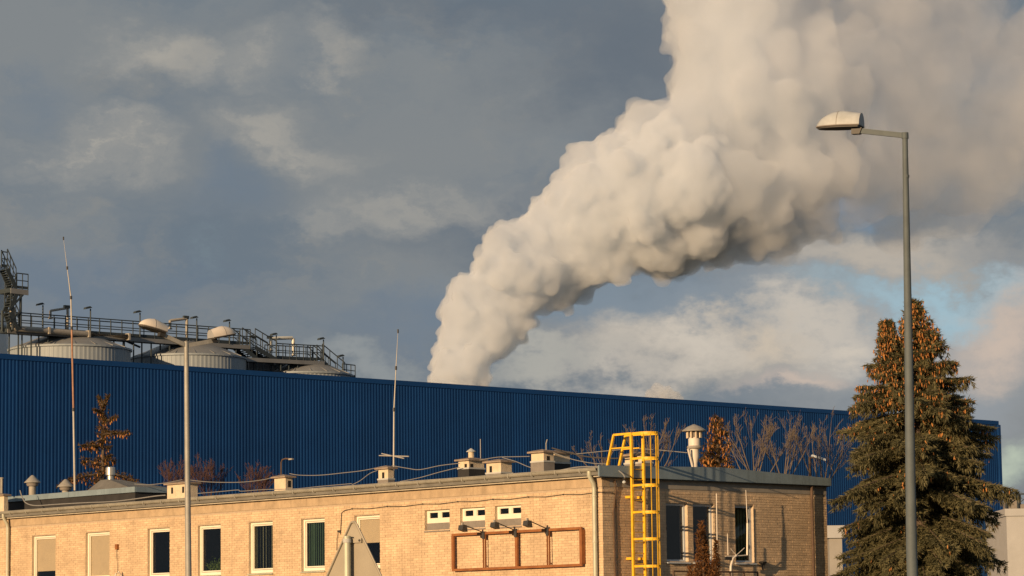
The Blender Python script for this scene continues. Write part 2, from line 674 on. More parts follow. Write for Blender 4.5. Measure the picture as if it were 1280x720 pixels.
placeL = lambda a, d, z: Vector((d, a, z))
placeR = lambda a, d, z: Vector((a, d, z))
END_L = LONG + 14
for length, ops, plc, nm, seed in ((END_L, L_OPEN, placeL, 'long_wall', 1), (GABLE, R_OPEN, placeR, 'gable_wall', 2)):
    mb = wall_faces(length, ops, plc, Z_BR0 - .02, Z_BAND)
    w = mb.build(nm, MAT['mortar'], bld)
    w2 = reveals(ops, plc).build('window_reveal', MAT['jamb'], w)
    w2['kind'] = 'stuff'
    V, Fq, Rn = bricks(length, ops, plc, Z_BR0, Z_BAND - .008, seed)
    br = np_mesh('brickwork', V, Fq, MAT['brick'], w, rnd=Rn)
    br['kind'] = 'stuff'
# rest of the shell
MB().box((-.03, -.03, 0), (GABLE + .03, END_L, Z_BR0 - .01)).build('plinth', MAT['plinth'], bld)
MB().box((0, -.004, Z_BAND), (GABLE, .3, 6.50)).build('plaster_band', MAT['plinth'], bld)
MB().box((-.012, -.006, Z_BAND - .004), (.3, END_L, 6.50)).build('plaster_band', MAT['render'], bld)
MB().box((GABLE - .25, .02, Z_BR0), (GABLE, END_L, 6.5)).build('back_wall', MAT['mortar'], bld)
MB().box((1.9, .36, Z_BR0), (2.0, END_L, 6.4)).box((.36, 2.4, Z_BR0), (GABLE - .3, 2.5, 6.4)).build('room_wall', MAT['room'], bld)
MB().box((.35, .36, Z_BR0), (1.9, END_L - .3, Z_BR0 + .03)).build('room_floor', MAT['room'], bld)
# roof
rf = MB()
e = -.28
zr = roof_z(RIDGE)
prof = [(e, -.14, Z_ROOF0 - .02), (RIDGE, -.14, zr), (GABLE + .015, -.14, roof_z(GABLE)), (GABLE + .015, -.14, 6.505), (e, -.14, 6.505)]
rf.prism(prof, (0, END_L + .1, 0))
roof = rf.build('roof', MAT['felt'], bld)
# gable flashing, joined sheet by sheet
z_top = lambda x: roof_z(x) + .035
xs = [-.30] + [i * 1.05 for i in range(1, 40) if i * 1.05 < GABLE - .3] + [GABLE + .02]
for a, b in zip(xs, xs[1:]):
    m_ = MB()
    pts = [(a + .006, z_top(max(a, 0)))]
    if a < RIDGE < b:
        pts.append((RIDGE, z_top(RIDGE)))
    pts.append((b, z_top(min(b, GABLE))))
    out = [(x, -.19, z) for x, z in pts] + [(b, -.19, 6.46), (a + .006, -.19, 6.46)]
    m_.prism(out, (0, .05, 0))
    m_.build('flashing', MAT['flashing'], roof)
MB().box((-.25, -.155, 6.43), (GABLE + .0, -.02, 6.455)).build('fascia', MAT['darkmetal'], bld)
# eave board and gutter of the long side
MB().box((-.18, -.1, 6.46), (-.02, END_L, 6.60)).build('fascia', MAT['fascia'], bld)
gt = MB()
ang = [math.pi * k / 8 for k in range(9)]
sec = [(-.30 - .085 * math.cos(a) * -1, 6.70 - .10 * math.sin(a)) for a in ang]
outl = [(-.30 + .085 * math.cos(a), 6.70 - .10 * math.sin(a)) for a in ang]
inn = [(-.30 + .075 * math.cos(a), 6.70 - .09 * math.sin(a)) for a in reversed(ang)]
gt.prism([(x, -.12, z) for x, z in outl + inn], (0, END_L, 0))
gt.path([(-.392, -.12, 6.705), (-.392, END_L - .1, 6.705)], .012, 6)
gutter = gt.build('gutter', MAT['zinc'], bld, smooth=True)
for k in range(int(END_L / 1.0)):
    MB().box((-.402, .5 + k, 6.59), (-.20, .53 + k, 6.715)).build('gutter_bracket', MAT['zinc'], gutter)
MB().prism([(-.19, -.1, 6.605), (-.19, -.1, 6.725), (-.02, -.1, 6.745), (-.02, -.1, 6.605)], (0, END_L, 0)).build('drip_edge', MAT['zinc'], bld)


def downpipe(y, top, mat, r=.055):
    m_ = MB()
    m_.path([(-.30, y, top), (-.30, y, top - .12), (-.14, y, top - .34), (-.11, y, top - .5), (-.11, y, .2)], r, 12)
    o = m_.build('downpipe', mat, bld, smooth=True)
    for z in (5.9, 4.6, 3.4, 2.0):
        MB().lathe([(r + .012, 0), (r + .012, .035)], 12, (-.11, y, z)).build('pipe_clip', mat, o)


downpipe(Lpt(743.5, 660, -.11).y, 6.62, MAT['pipe'], .068)
downpipe(Lpt(9.5, 690, -.11).y, 6.62, MAT['pipe'], .06)
m_ = MB()
xp = Rpt(1015.5, 650, -.09).x
m_.path([(xp, -.1, 6.43), (xp, -.09, 6.2), (xp, -.09, .2)], .045, 8)
m_.build('downpipe', MAT['rustpipe'], bld)


# windows ---------------------------------------------------------------
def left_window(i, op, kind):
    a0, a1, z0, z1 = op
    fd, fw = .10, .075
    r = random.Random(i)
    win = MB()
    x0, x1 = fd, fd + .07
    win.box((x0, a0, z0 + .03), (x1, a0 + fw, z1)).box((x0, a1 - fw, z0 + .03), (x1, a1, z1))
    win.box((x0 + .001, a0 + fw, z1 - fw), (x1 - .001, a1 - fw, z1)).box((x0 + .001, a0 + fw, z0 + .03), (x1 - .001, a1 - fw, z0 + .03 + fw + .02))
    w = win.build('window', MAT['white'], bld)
    s = MB()
    iw = fw + .012
    s.box((x0 + .02, a0 + iw, z0 + .14), (x0 + .05, a0 + iw + .035, z1 - iw)).box((x0 + .02, a1 - iw - .035, z0 + .14), (x0 + .05, a1 - iw, z1 - iw))
    s.box((x0 + .021, a0 + iw + .035, z1 - iw - .035), (x0 + .049, a1 - iw - .035, z1 - iw)).box((x0 + .021, a0 + iw + .035, z0 + .14), (x0 + .049, a1 - iw - .035, z0 + .175))
    s.build('sash', MAT['white'], w)
    MB().box((x0 + .035, a0 + iw + .02, z0 + .15), (x0 + .041, a1 - iw - .02, z1 - iw - .02)).build('pane', GLASS, w)
    MB().prism([(-.06, a0 - .03, z0 + .0), (-.06, a0 - .03, z0 - .03), (fd, a0 - .03, z0 - .01), (fd, a0 - .03, z0 + .035)], (0, a1 - a0 + .06, 0)).build('sill', MAT['pipe'], w)
    bx = x1 + .05
    if kind.startswith('roller'):
        drop = {'roller': z0 + .02, 'roller_mid': z0 + .42, 'roller_half': z0 + .82}[kind]
        MB().box((bx - .055, a0 + iw + .01, drop), (bx - .045, a1 - iw - .01, z1 - .05)).build('roller_blind', MAT['blind'], w)
    if kind in ('pale_slats', 'green_slats'):
        n = 7 if kind == 'pale_slats' else 9
        sp = (a1 - a0 - .2) / n
        for k in range(n):
            y = a0 + .1 + sp * (k + .5)
            an = (.7 if kind == 'pale_slats' else .25) + r.uniform(-.12, .12)
            hw = sp * (.40 if kind == 'pale_slats' else .47)
            dx, dy = math.sin(an) * hw, math.cos(an) * hw
            MB().prism([(bx - dx, y - dy, z0 + .12), (bx + dx, y + dy, z0 + .12), (bx + dx + .004, y + dy, z0 + .12), (bx - dx + .004, y - dy, z0 + .12)], (0, 0, z1 - z0 - .2)).build('blind_slat', MAT['slatwhite' if kind == 'pale_slats' else 'slatgreen'], w)
    return w


kinds = ['roller_mid', 'roller', 'dark', 'plant', 'pale_slats', 'green_slats', 'roller_half']
for i, (op, k) in enumerate(zip(L_OPEN[:7], kinds)):
    left_window(i, op, k)
for i, op in enumerate(L_OPEN[7:]):
    a0, a1, z0, z1 = op
    fd = .10
    zm = z0 + (z1 - z0) * .38
    fw = .075
    mid = (a0 + a1) / 2
    w = MB().box((fd, a0, zm), (fd + .07, a0 + fw, z1)).box((fd, a1 - fw, zm), (fd + .07, a1, z1)).box((fd + .001, a0 + fw, z1 - .075), (fd + .069, a1 - fw, z1)) \
        .box((fd + .001, a0 + fw, zm), (fd + .069, a1 - fw, zm + .15)).box((fd - .002, mid - .06, zm + .15), (fd + .068, mid + .06, z1 - .075)).build('window', MAT['white'], bld)
    for s0, s1 in ((a0 + fw, mid - .06), (mid + .06, a1 - fw)):
        MB().box((fd + .03, s0 - .01, zm + .14), (fd + .036, s1 + .01, z1 - .07)).build('pane', GLASS, w)
        MB().box((fd + .015, s0, zm + .15), (fd + .05, s0 + .03, z1 - .076)).box((fd + .015, s1 - .03, zm + .15), (fd + .05, s1, z1 - .076)).build('sash', MAT['white'], w)
    MB().box((fd - .01, a0, z0), (fd + .05, a1, zm - .003)).build('infill_panel', MAT['greypanel'], w)
    MB().box((-.03, a0 - .02, z0 - .03), (fd - .012, a1 + .02, z0 + .004)).build('sill', MAT['greypanel'], w)
for i, op in enumerate(R_OPEN):
    a0, a1, z0, z1 = op
    fd, fw = .11, .075
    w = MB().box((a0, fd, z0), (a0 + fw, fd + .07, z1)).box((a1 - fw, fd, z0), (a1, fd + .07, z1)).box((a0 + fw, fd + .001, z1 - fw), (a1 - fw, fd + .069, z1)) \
        .box((a0 + fw, fd + .001, z0), (a1 - fw, fd + .069, z0 + fw)).build('window', MAT['coolwhite'], bld)  # gable frames: their shade is put into the bluer, darker white
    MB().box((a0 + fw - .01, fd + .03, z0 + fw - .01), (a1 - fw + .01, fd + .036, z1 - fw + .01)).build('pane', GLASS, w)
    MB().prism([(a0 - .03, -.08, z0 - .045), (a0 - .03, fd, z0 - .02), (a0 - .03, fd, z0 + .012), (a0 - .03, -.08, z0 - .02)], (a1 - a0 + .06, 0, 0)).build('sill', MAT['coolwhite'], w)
    if i == 2:
        for k in range(5):
            y = a0 + .12 + k * .13
            MB().box((y, fd + .15, z0 + .1), (y + .085, fd + .154, z1 - .1)).build('blind_slat', MAT['slatgreen'], w)
# potted plant behind the fourth window
op = L_OPEN[3]
rng = np.random.default_rng(5)
c = np.array([.27, (op[0] + op[1]) / 2 - .03, op[2] + .26])
n = 420
P = c + rng.normal(0, 1, (n, 3)) * np.array([.035, .2, .13])
d1 = rng.normal(0, 1, (n, 3)); d1 /= np.linalg.norm(d1, axis=1)[:, None]
d2 = np.cross(d1, rng.normal(0, 1, (n, 3))); d2 /= np.linalg.norm(d2, axis=1)[:, None]
V = np.stack([P - d2 * .02, P + d2 * .02, P + d1 * .09], 1).reshape(-1, 3)
pl = thing('potted_plant', 'bushy green pot plant behind the window right of the double lamp post', 'plant', loc2w(*c), RZ)
np_mesh('foliage', V - c, np.arange(3 * n).reshape(-1, 3), MAT['plant'], pl, rnd=rng.random(n))
MB().lathe([(.07, -.26), (.10, -.08)], 14, (.02, 0, 0)).build('pot', MAT['rust'], pl)

# conduit along both walls
cd = MB()
pts = [Lpt(425.5, 668, -.02), Lpt(427, 641, -.02), Lpt(431, 638, -.02)] + [Lpt(x, 636.3 - (x - 440) * .0672 + (1.0 if k % 2 else -.3), -.02) for k, x in enumerate(range(440, 750, 22))] + [Vector((-.02, -.02, Lpt(752, 615.5, -.02).z))]
pts += [Rpt(766, 616, -.02), Rpt(769.5, 619, -.02), Rpt(771.5, 660, -.02), Rpt(773, 722, -.02)]
cd.path(pts, .012, 6)
cdo = cd.build('conduit', MAT['darkcable'], bld)
for p in pts[3:-5:2]:
    MB().box(p - Vector((.015, .02, .02)), p + Vector((.02, .02, .02))).build('clip', MAT['darkcable'], cdo)
cd = MB()
cd.path([Rpt(768.5, 600, -.06), Rpt(770, 612, -.03), Rpt(767, 640, -.03), Rpt(769, 722, -.03)], .022, 6)
cd.build('conduit', MAT['rustpipe'], bld)

# chimneys ------------------------------------------------------------------
def chimney(name_px, X0, lit, shade, ytop, holes, bandz=None, capw=.09, darkbase=False, cowl=False):
    """lit: pixel span of the face that looks to the sun; shade: pixel at the far end of the other face"""
    yA = Lpt(lit[1], ytop, X0); yB = Lpt(lit[0], ytop, X0)
    y0, y1 = yA.y, yB.y
    ztop = yA.z
    X1 = Rpt(shade, ytop, y0).x
    zb = roof_z(X0) - .05
    b = MB()
    b.box((X0, y0, zb), (X1, y1, ztop - .07))
    ch = b.build('chimney', MAT['chimney'], roof) if False else b.build('chimney', MAT['chimney'], bld)
    MB().prism([(X0 - capw, y0 - capw, ztop - .065), (X1 + capw, y0 - capw, ztop - .065), (X1 + capw, y1 + capw, ztop - .065), (X0 - capw, y1 + capw, ztop - .065)], (0, 0, .05)).build('cap', MAT['cap'], ch)
    xm, ym = (X0 + X1) / 2, (y0 + y1) / 2
    t = MB()
    t.add([(X0 - capw, y0 - capw, ztop - .012), (X1 + capw, y0 - capw, ztop - .012), (X1 + capw, y1 + capw, ztop - .012), (X0 - capw, y1 + capw, ztop - .012), (xm, ym, ztop + .06)], [(0, 1, 4), (1, 2, 4), (2, 3, 4), (3, 0, 4)])
    t.build('cap_screed', MAT['cap'], ch)
    for (u, face) in holes:
        h = (ztop - zb)
        zc = ztop - .26
        if face == 'L':
            y = y1 + (y0 - y1) * u
            MB().box((X0 - .004, y - .055, zc - .11), (X0 + .05, y + .055, zc + .10)).build('flue_opening', MAT['void'], ch)
        else:
            x = X0 + (X1 - X0) * u
            MB().box((x - .06, y0 - .004, zc - .11), (x + .06, y0 + .05, zc + .10)).build('flue_opening', MAT['void'], ch)
    if bandz is not None:
        zz = zb + .05 + bandz
        MB().box((X0 - .03, y0 - .03, zz), (X1 + .03, y1 + .03, zz + .05)).build('band', MAT['band'], ch)
        MB().box((X0 - .015, y0 - .015, zb), (X1 + .015, y1 + .015, zz - .002)).build('felt_skirt', MAT['bitumen' if darkbase else 'greypanel'], ch)
    return X0, X1, y0, y1, ztop


chimney(227, .9, (209, 234), 247, 602, [(.25, 'L'), (.80, 'L')])
chimney(353, .9, (343, 357), 365.5, 594.5, [(.55, 'R')])
chimney(480, .9, (473, 485), 492, 583.5, [(.5, 'L')], .16)
c4 = chimney(587, 1.2, (573, 586), 605, 573, [(.18, 'R'), (.7, 'L')], .32, darkbase=True)
chimney(623, 1.0, (608, 626), 639.5, 575, [(.3, 'L')], .10)
c6 = chimney(687, 1.0, (664, 679.5), 692, 563, [(.45, 'R')], .34, darkbase=False)
chimney(700, 1.95, (683, 693), 712, 564, [], .34, darkbase=True)
chimney(803, 2.2, (781, 806), 815, 566, [(.6, 'L')], .16)
# block at the far end of the eave
chimney(3, .2, (-14, 5), 10, 617.5, [])


# raised roof section at the far left
ra = MB()
X0 = 1.2
yA = Lpt(169, 612, X0).y
zt = Lpt(169, 609.5, X0).z
ra.box((X0, yA, 6.7), (X0 + 2.6, END_L - 1, zt - .02))
rs = ra.build('raised_roof', MAT['bitumen'], bld)
ys = [yA - .08]
while ys[-1] < END_L - 2:
    ys.append(ys[-1] + 2.0)
for a, b in zip(ys, ys[1:]):
    MB().box((X0 - .07, a + .008, zt - .16), (X0 - .03, b, zt + .03)).build('flashing', MAT['flashing'], rs)
MB().box((X0 - .025, yA - .08, zt - .155), (X0 + 2.65, yA - .04, zt + .025)).build('flashing', MAT['flashing'], rs)
MB().box((X0 - .02, yA - .03, zt - .01), (X0 + 2.6, END_L - 1.1, zt + .012)).build('deck', MAT['felt'], rs)
pa, pb = Lpt(168, 607, X0 + .3).y, Lpt(112, 607, X0 + .3).y
zp = Lpt(138, 599.5, X0 + 1.0).z
cx, cy = X0 + 1.1, Lpt(138, 600, X0 + 1.1).y
hp = MB()
bz = zt + .014
hw = .9
q = [(X0 + .15, pa, bz), (X0 + 2.3, pa, bz), (X0 + 2.3, pb, bz), (X0 + .15, pb, bz)]
tq = [(cx - .25, cy - .25, zp), (cx + .25, cy - .25, zp), (cx + .25, cy + .25, zp), (cx - .25, cy + .25, zp)]
hp.add(q + tq, [(0, 1, 5, 4), (1, 2, 6, 5), (2, 3, 7, 6), (3, 0, 4, 7), (4, 5, 6, 7)])
hp.build('hip_roof', MAT['felt'], rs)

# vents on the roof: things of their own ------------------------------------------------
fl = thing('metal_flue', 'short shiny steel flue with a wide drum cap on the hipped roof hump', 'roof vent', loc2w(cx, cy, zp - .02), RZ)
zf = Lpt(138, 584, cx).z - zp
MB().lathe([(.11, 0), (.11, zf - .28)], 16).build('pipe', MAT['steel'], fl, smooth=True)
MB().lathe([(.12, zf - .29), (.17, zf - .26), (.17, zf), (.12, zf + .03)], 18).build('drum_cap', MAT['steel'], fl, smooth=True)
for px, lab in ((40.5, 'grey cone capped roof vent on the raised roof, left of the other one'), (82, 'grey cone capped roof vent on the raised roof, beside the leaning mast')):
    xv = X0 + .5
    p = Lpt(px, 606, xv)
    dz = Lpt(px, 594 if px < 60 else 599, xv).z
    v = thing('cone_vent', lab, 'roof vent', loc2w(p.x, p.y, zt), RZ, 'cone capped roof vents')
    hh = dz - zt
    MB().lathe([(.13, 0), (.13, hh - .30)], 14).build('pipe', MAT['cowl'], v, smooth=True)
    MB().lathe([(.19, hh - .40), (.22, hh - .34), (.22, hh - .30), (.14, hh - .30)], 16).build('louvre_ring', MAT['greypanel'], v, smooth=True)
    MB().lathe([(.30, hh - .28), (.30, hh - .26), (.05, hh - .01), (.02, hh)], 18).build('cone_cap', MAT['cowl'], v, smooth=True)
# small pipe on the far left block
p = Lpt(2, 617, .5)
pv = thing('vent_pipe', 'thin grey vent pipe above the block at the far left eave', 'roof vent', loc2w(.5, p.y, p.z), RZ)
zz = Lpt(2, 597, .5).z - p.z
MB().tube((0, 0, 0), (0, 0, zz - .04), .05, n=10).build('pipe', MAT['cowl'], pv, smooth=True)
MB().lathe([(.075, zz - .04), (.075, zz)], 12).build('cap', MAT['cowl'], pv)
# tall louvred vent on the gable roof
xv, yv = Rpt(868.5, 584, 1.6).x, 1.6
zb = roof_z(xv)
hv = Rpt(868.5, 530.5, 1.6).z - zb
v = thing('louvred_vent', 'tall pale louvred vent with a wide conical hood above the shaded gable', 'roof vent', loc2w(xv, yv, zb), RZ)
MB().lathe([(.09, -.05), (.09, .3), (.14, .5), (.14, hv * .55)], 16).build('pipe', MAT['hood'], v, smooth=True)
MB().lathe([(.21, hv * .50), (.23, hv * .53), (.21, hv * .56)], 16).build('collar', MAT['cowl'], v, smooth=True)
MB().lathe([(.18, hv * .56), (.18, hv * .70), (.14, hv * .74)], 16).build('barrel', MAT['hood'], v, smooth=True)
for k in range(9):
    a = 2 * math.pi * k / 9
    MB().box((.215 * math.cos(a) - .022, .215 * math.sin(a) - .022, hv * .72), (.215 * math.cos(a) + .022, .215 * math.sin(a) + .022, hv * .86)).build('louvre', MAT['chimney'], v)
MB().lathe([(.15, hv * .70), (.15, hv * .88)], 14).build('core', MAT['greypanel'], v)
MB().lathe([(.36, hv * .855), (.37, hv * .875), (.22, hv * .945), (.03, hv)], 22).build('hood', MAT['cowl'], v, smooth=True)
MB().tube((-.10, -.02, .15), (-.33, -.05, .72), .035, n=8).build('brace', MAT['hood'], v)
MB().path([(.1, -.02, .28), (.2, -.03, .2), (.26, -.03, .32), (.24, -.03, .5)], .012, 6).build('hook', MAT['darkmetal'], v)
# small cowl on the fourth chimney
X0c, X1c, y0c, y1c, ztc = c4
sv = thing('chimney_cowl', 'small pale ridge cowl standing on the dark skirted chimney', 'roof vent', loc2w((X0c + X1c) / 2, (y0c + y1c) / 2, ztc + .03), RZ)
MB().lathe([(.09, 0), (.09, .2)], 10).build('pipe', MAT['chimney'], sv)
MB().lathe([(.15, .19), (.15, .21), (.02, .30)], 12).build('hood', MAT['band'], sv)
tv = thing('aerial_stub', 'short thin aerial beside the chimney cowl', 'antenna', loc2w(X1c - .05, y0c + .1, ztc), RZ)
MB().tube((0, 0, 0), (.0, 0, .62), .012, n=6).build('rod', MAT['mast'], tv)
X0c, X1c, y0c, y1c, ztc = c6
tv = thing('aerial_stub', 'short bent aerial on the largest chimney left of the yellow ladder', 'antenna', loc2w(X0c + .2, y0c + .1, ztc), RZ)
MB().path([(0, 0, 0), (0, 0, .22), (.05, 0, .34)], .014, 6).build('rod', MAT['mast'], tv)


def mast(label, pts, rad, mats, X, arms=()):
    """leaning whip antenna: pixel points from the bottom up on a plane X behind the eave"""
    P = [Lpt(px, py, X) for px, py in pts]
    base = P[0]
    o = thing('antenna_mast', label, 'antenna', loc2w(*base), RZ)
    for k in range(len(P) - 1):
        MB().tube(P[k] - base, P[k + 1] - base, rad[k], rad[k + 1], 8).build('mast_section', mats[k], o)
        MB().lathe([(rad[k] + .012, -.06), (rad[k] + .012, .06)], 8, tuple(P[k + 1] - base)).build('joint_collar', MAT['darkmetal'], o)
    for (a, b) in arms:
        MB().tube(Lpt(*a, X) - base, Lpt(*b, X) - base, .018, n=6).build('cross_arm', MAT['mast'], o)
    return o


mast('tall leaning whip antenna of faded rusty sections in front of the tanks', [(93.5, 613), (91.8, 512), (89.6, 410), (88.7, 372), (84, 335), (79.3, 298)], [.038, .034, .032, .024, .013, .004], [MAT['mast'], MAT['rustmast'], MAT['mast'], MAT['mast'], MAT['mast']], 1.6)
mast('thin upright whip antenna with cross arms beside a small chimney', [(492, 603), (492.5, 512), (495, 460), (497.5, 414)], [.03, .022, .014, .005], [MAT['mast'], MAT['mast'], MAT['mast']], 1.6, arms=(((474, 569.5), (511, 570.5)), ((477, 567), (505, 573))))
# roof gooseneck
P = [Lpt(x, y, 2.5) for x, y in ((351.5, 600), (351.5, 578), (353, 574.5), (357, 573.2), (363, 573.8))]
o = thing('gooseneck_lamp', 'slim gooseneck lamp rising behind the square chimney in front of the blue wall', 'lamp', loc2w(*P[0]), RZ)
MB().path([p - P[0] for p in P], .025, 7).build('pole', MAT['rustpipe'], o)
MB().box(P[-1] - P[0] + Vector((-.04, -.12, -.03)), P[-1] - P[0] + Vector((.04, .06, .02))).build('lamp_head', MAT['cowl'], o)


def cable(label, px, X, r=.012, mat='cable'):
    P = []
    pts = [Lpt(a, b, X if not isinstance(X, (list, tuple)) else X[i]) for i, (a, b) in enumerate(px)]
    base = pts[0]
    # smooth through the points
    out = []
    for i in range(len(pts) - 1):
        p0, p1, p2, p3 = pts[max(i - 1, 0)], pts[i], pts[i + 1], pts[min(i + 2, len(pts) - 1)]
        for k in range(5):
            t = k / 5
            out.append(.5 * ((2 * p1) + (p2 - p0) * t + (2 * p0 - 5 * p1 + 4 * p2 - p3) * t * t + (3 * p1 - p0 - 3 * p2 + p3) * t ** 3))
    out.append(pts[-1])
    m_ = MB(); m_.path([p - base for p in out], r, 6)
    o = m_.build('cable', MAT[mat], None)
    o.location = loc2w(*base); o.rotation_euler = (0, 0, RZ)
    return tag(o, label, 'cable', 'cables strung over the roof')


cable('pale hose curling down over the dark raised roof edge at far left', [(25, 613), (28, 622), (33, 629), (45, 632), (70, 630.5), (105, 628.5), (140, 627), (170, 623.5), (195, 620), (207, 619)], .25, .02)
cable('pale cable from the steel flue to the chimney with two openings', [(168, 605), (185, 606), (208, 603.5), (228, 599.5)], 1.3)
cable('pale cable sagging from the chimney with two openings to the square chimney', [(237, 600), (262, 602.5), (300, 602.8), (330, 599.5), (345, 595)], 1.3)
cable('pale cable low over the eave between two small chimneys', [(245, 617), (275, 614.5), (297, 612.5), (302, 614), (330, 612), (370, 611), (400, 608), (440, 604.5)], .4)
cable('pale cable from the square chimney to the chimney by the whip antenna', [(362, 592), (375, 594), (400, 594), (430, 591), (455, 588), (478, 583)], 1.2)
cable('pale cable slanting up from the eave to the whip antenna chimney', [(440, 606), (450, 601), (462, 592), (472, 588)], 1.0)
cable('pale cable from the whip antenna chimney to the chimney with the cowl', [(490, 582), (510, 585.5), (525, 587), (550, 582), (575, 579)], 1.2)
cable('second pale cable rising from the eave behind the whip antenna', [(500, 602), (525, 597), (550, 590), (575, 584)], 1.0)
cable('pale cable strung across the chimney tops towards the largest chimney', [(600, 575), (622, 571.5), (640, 571), (662, 570.5)], 1.4)
cable('pale cable sloping down from the middle chimney to the eave', [(628, 572), (645, 577), (662, 584), (680, 588)], 1.2)
cable('pale cable from the largest chimney to the yellow ladder top', [(714, 568), (735, 566), (760, 563.5), (800, 561), (860, 566)], 2.2)
cable('dark cable sagging from the largest chimney behind the ladder', [(690, 560), (712, 566), (735, 571), (770, 573), (800, 569)], 2.0, .02, 'darkcable')
cable('pale cable falling from the largest chimney to the eave corner', [(692, 566), (715, 574), (740, 579), (758, 580)], 1.2)
cable('short pale cable lying along the eave beside the corner', [(700, 588), (722, 584), (745, 583.5), (765, 584), (778, 592), (781, 597)], .5, .02)

# sign frame on the sunlit wall ------------------------------------------------------
zt_, zb_ = Lpt(646, 663, -.12).z, Lpt(646, 711, -.12).z
yb = [Lpt(x, 690, -.12).y for x in (566.8, 606, 646.3, 686, 727)]
sf = thing('sign_frame', 'empty rust red steel sign frame fixed to the sunlit brick wall', 'sign frame', loc2w(0, yb[-1], zb_), RZ)
ox = yb[-1]
H = zt_ - zb_
Wd = yb[0] - ox
MB().box((-.16, -.04, 0), (-.10, Wd + .04, .07)).build('bottom_rail', MAT['rust'], sf)
MB().box((-.16, -.04, H - .07), (-.10, Wd + .04, H)).build('top_rail', MAT['rust'], sf)
for k, y in enumerate(yb):
    y -= ox
    if k in (1, 3):
        MB().box((-.155, y - .055, .071), (-.115, y - .03, H - .071)).build('stile', MAT['rust'], sf)
        MB().box((-.155, y + .03, .071), (-.115, y + .055, H - .071)).build('stile', MAT['rust'], sf)
    elif k == 4:
        MB().box((-.159, y - .05, .071), (-.02, y + .05, H - .071)).build('stile', MAT['yellow'] if False else MAT['rust'], sf)
    else:
        MB().box((-.159, y - .05, .071), (-.102, y + .05, H - .071)).build('stile', MAT['rust'], sf)
    for z in (.12, H - .12):
        MB().box((-.10, y - .015, z - .015), (-.005, y + .015, z + .015)).build('wall_bracket', MAT['rust'], sf)
for k, lab in ((1, 'small dark floodlight on an arm over the sign frame, farthest from the corner'), (2, 'small dark floodlight on an arm over the middle of the sign frame'), (3, 'small dark floodlight on an arm over the sign frame, nearest the downpipe')):
    y = yb[k]
    fo = thing('floodlight', lab, 'floodlight', loc2w(-.13, y, zt_), RZ, 'floodlights over the sign frame')
    tip = Lpt((578, 618, 659)[k - 1], (655.5, 652, 649.8)[k - 1], -1.0)
    t = Vector((-.87, tip.y - y, tip.z - zt_))
    MB().tube((0, 0, -.02), t, .016, n=7).build('arm', MAT['darkmetal'], fo)
    MB().box((-.06, -.05, -.2), (.04, .05, .02)).build('mount', MAT['darkmetal'], fo)
    MB().prism([t + Vector((-.06, -.1, -.02)), t + Vector((.08, -.1, -.02)), t + Vector((.12, -.1, -.22)), t + Vector((-.09, -.1, -.16))], (0, .2, 0)).build('lamp_box', MAT['darkmetal'], fo)
    MB().box(t + Vector((-.03, -.03, -.03)), t + Vector((.03, .03, .05))).build('knuckle', MAT['cowl'], fo)
# little things on the long wall
p = Lpt(146, 683.5, -.05)
jb = thing('junction_box', 'small rusty junction box with a loose wire on the sunlit wall', 'junction box', loc2w(*p), RZ)
MB().box((-.04, -.06, -.09), (.05, .06, .09)).build('box', MAT['rust'], jb)
MB().path([(0, 0, -.09), (-.01, .01, -.2), (0, -.03, -.55), (0, -.05, -.9)], .009, 5).build('wire', MAT['darkcable'], jb)
p = Lpt(148, 722, -.2)
wl = thing('wall_lamp', 'curved hood wall lamp just showing at the bottom edge between two windows', 'lamp', loc2w(*p), RZ)
MB().path([(.2, .0, -.1), (.1, 0, .1), (0, 0, .19), (-.1, 0, .12), (-.16, 0, -.05)], .035, 8).build('arm', MAT['hood'], wl)
MB().lathe([(.14, -.25), (.06, -.06), (.03, 0)], 14, (-.16, 0, -.02)).build('shade', MAT['darkmetal'], wl)
p = Lpt(424, 664, -.04)
b2 = thing('wall_bracket', 'small dark cable bracket on the sunlit wall behind the triangular sign', 'bracket', loc2w(*p), RZ)
MB().box((-.03, -.06, -.03), (.03, .06, .03)).build('plate', MAT['darkmetal'], b2)
MB().path([(0, .05, 0), (0, .11, -.25), (0, .13, -.6)], .01, 5).build('wire', MAT['darkcable'], b2)
p = Rpt(780, 600, -.08)
for dz_, lab in ((.06, 'upper white insulator under the eave left of the ladder'), (-.06, 'lower white insulator under the eave left of the ladder')):
    i_ = MB().lathe([(.03, 0), (.055, .02), (.05, .06), (.02, .09)], 10).build('insulator', MAT['coolwhite'])
    i_.location = loc2w(p.x, p.y, p.z + dz_ - .04)
    tag(i_, lab, 'insulator')
p = Rpt(953.5, 703, -.12)
lf = thing('wall_funnel', 'small dark funnel shaped lamp on the gable wall right of the last window', 'lamp', loc2w(*p), RZ)
MB().lathe([(.03, -.22), (.06, -.08), (.13, .0), (.13, .02)], 10).build('shade', MAT['darkmetal'], lf)
MB().box((-.02, 0, -.04), (.02, .12, .04)).build('arm', MAT['darkmetal'], lf)

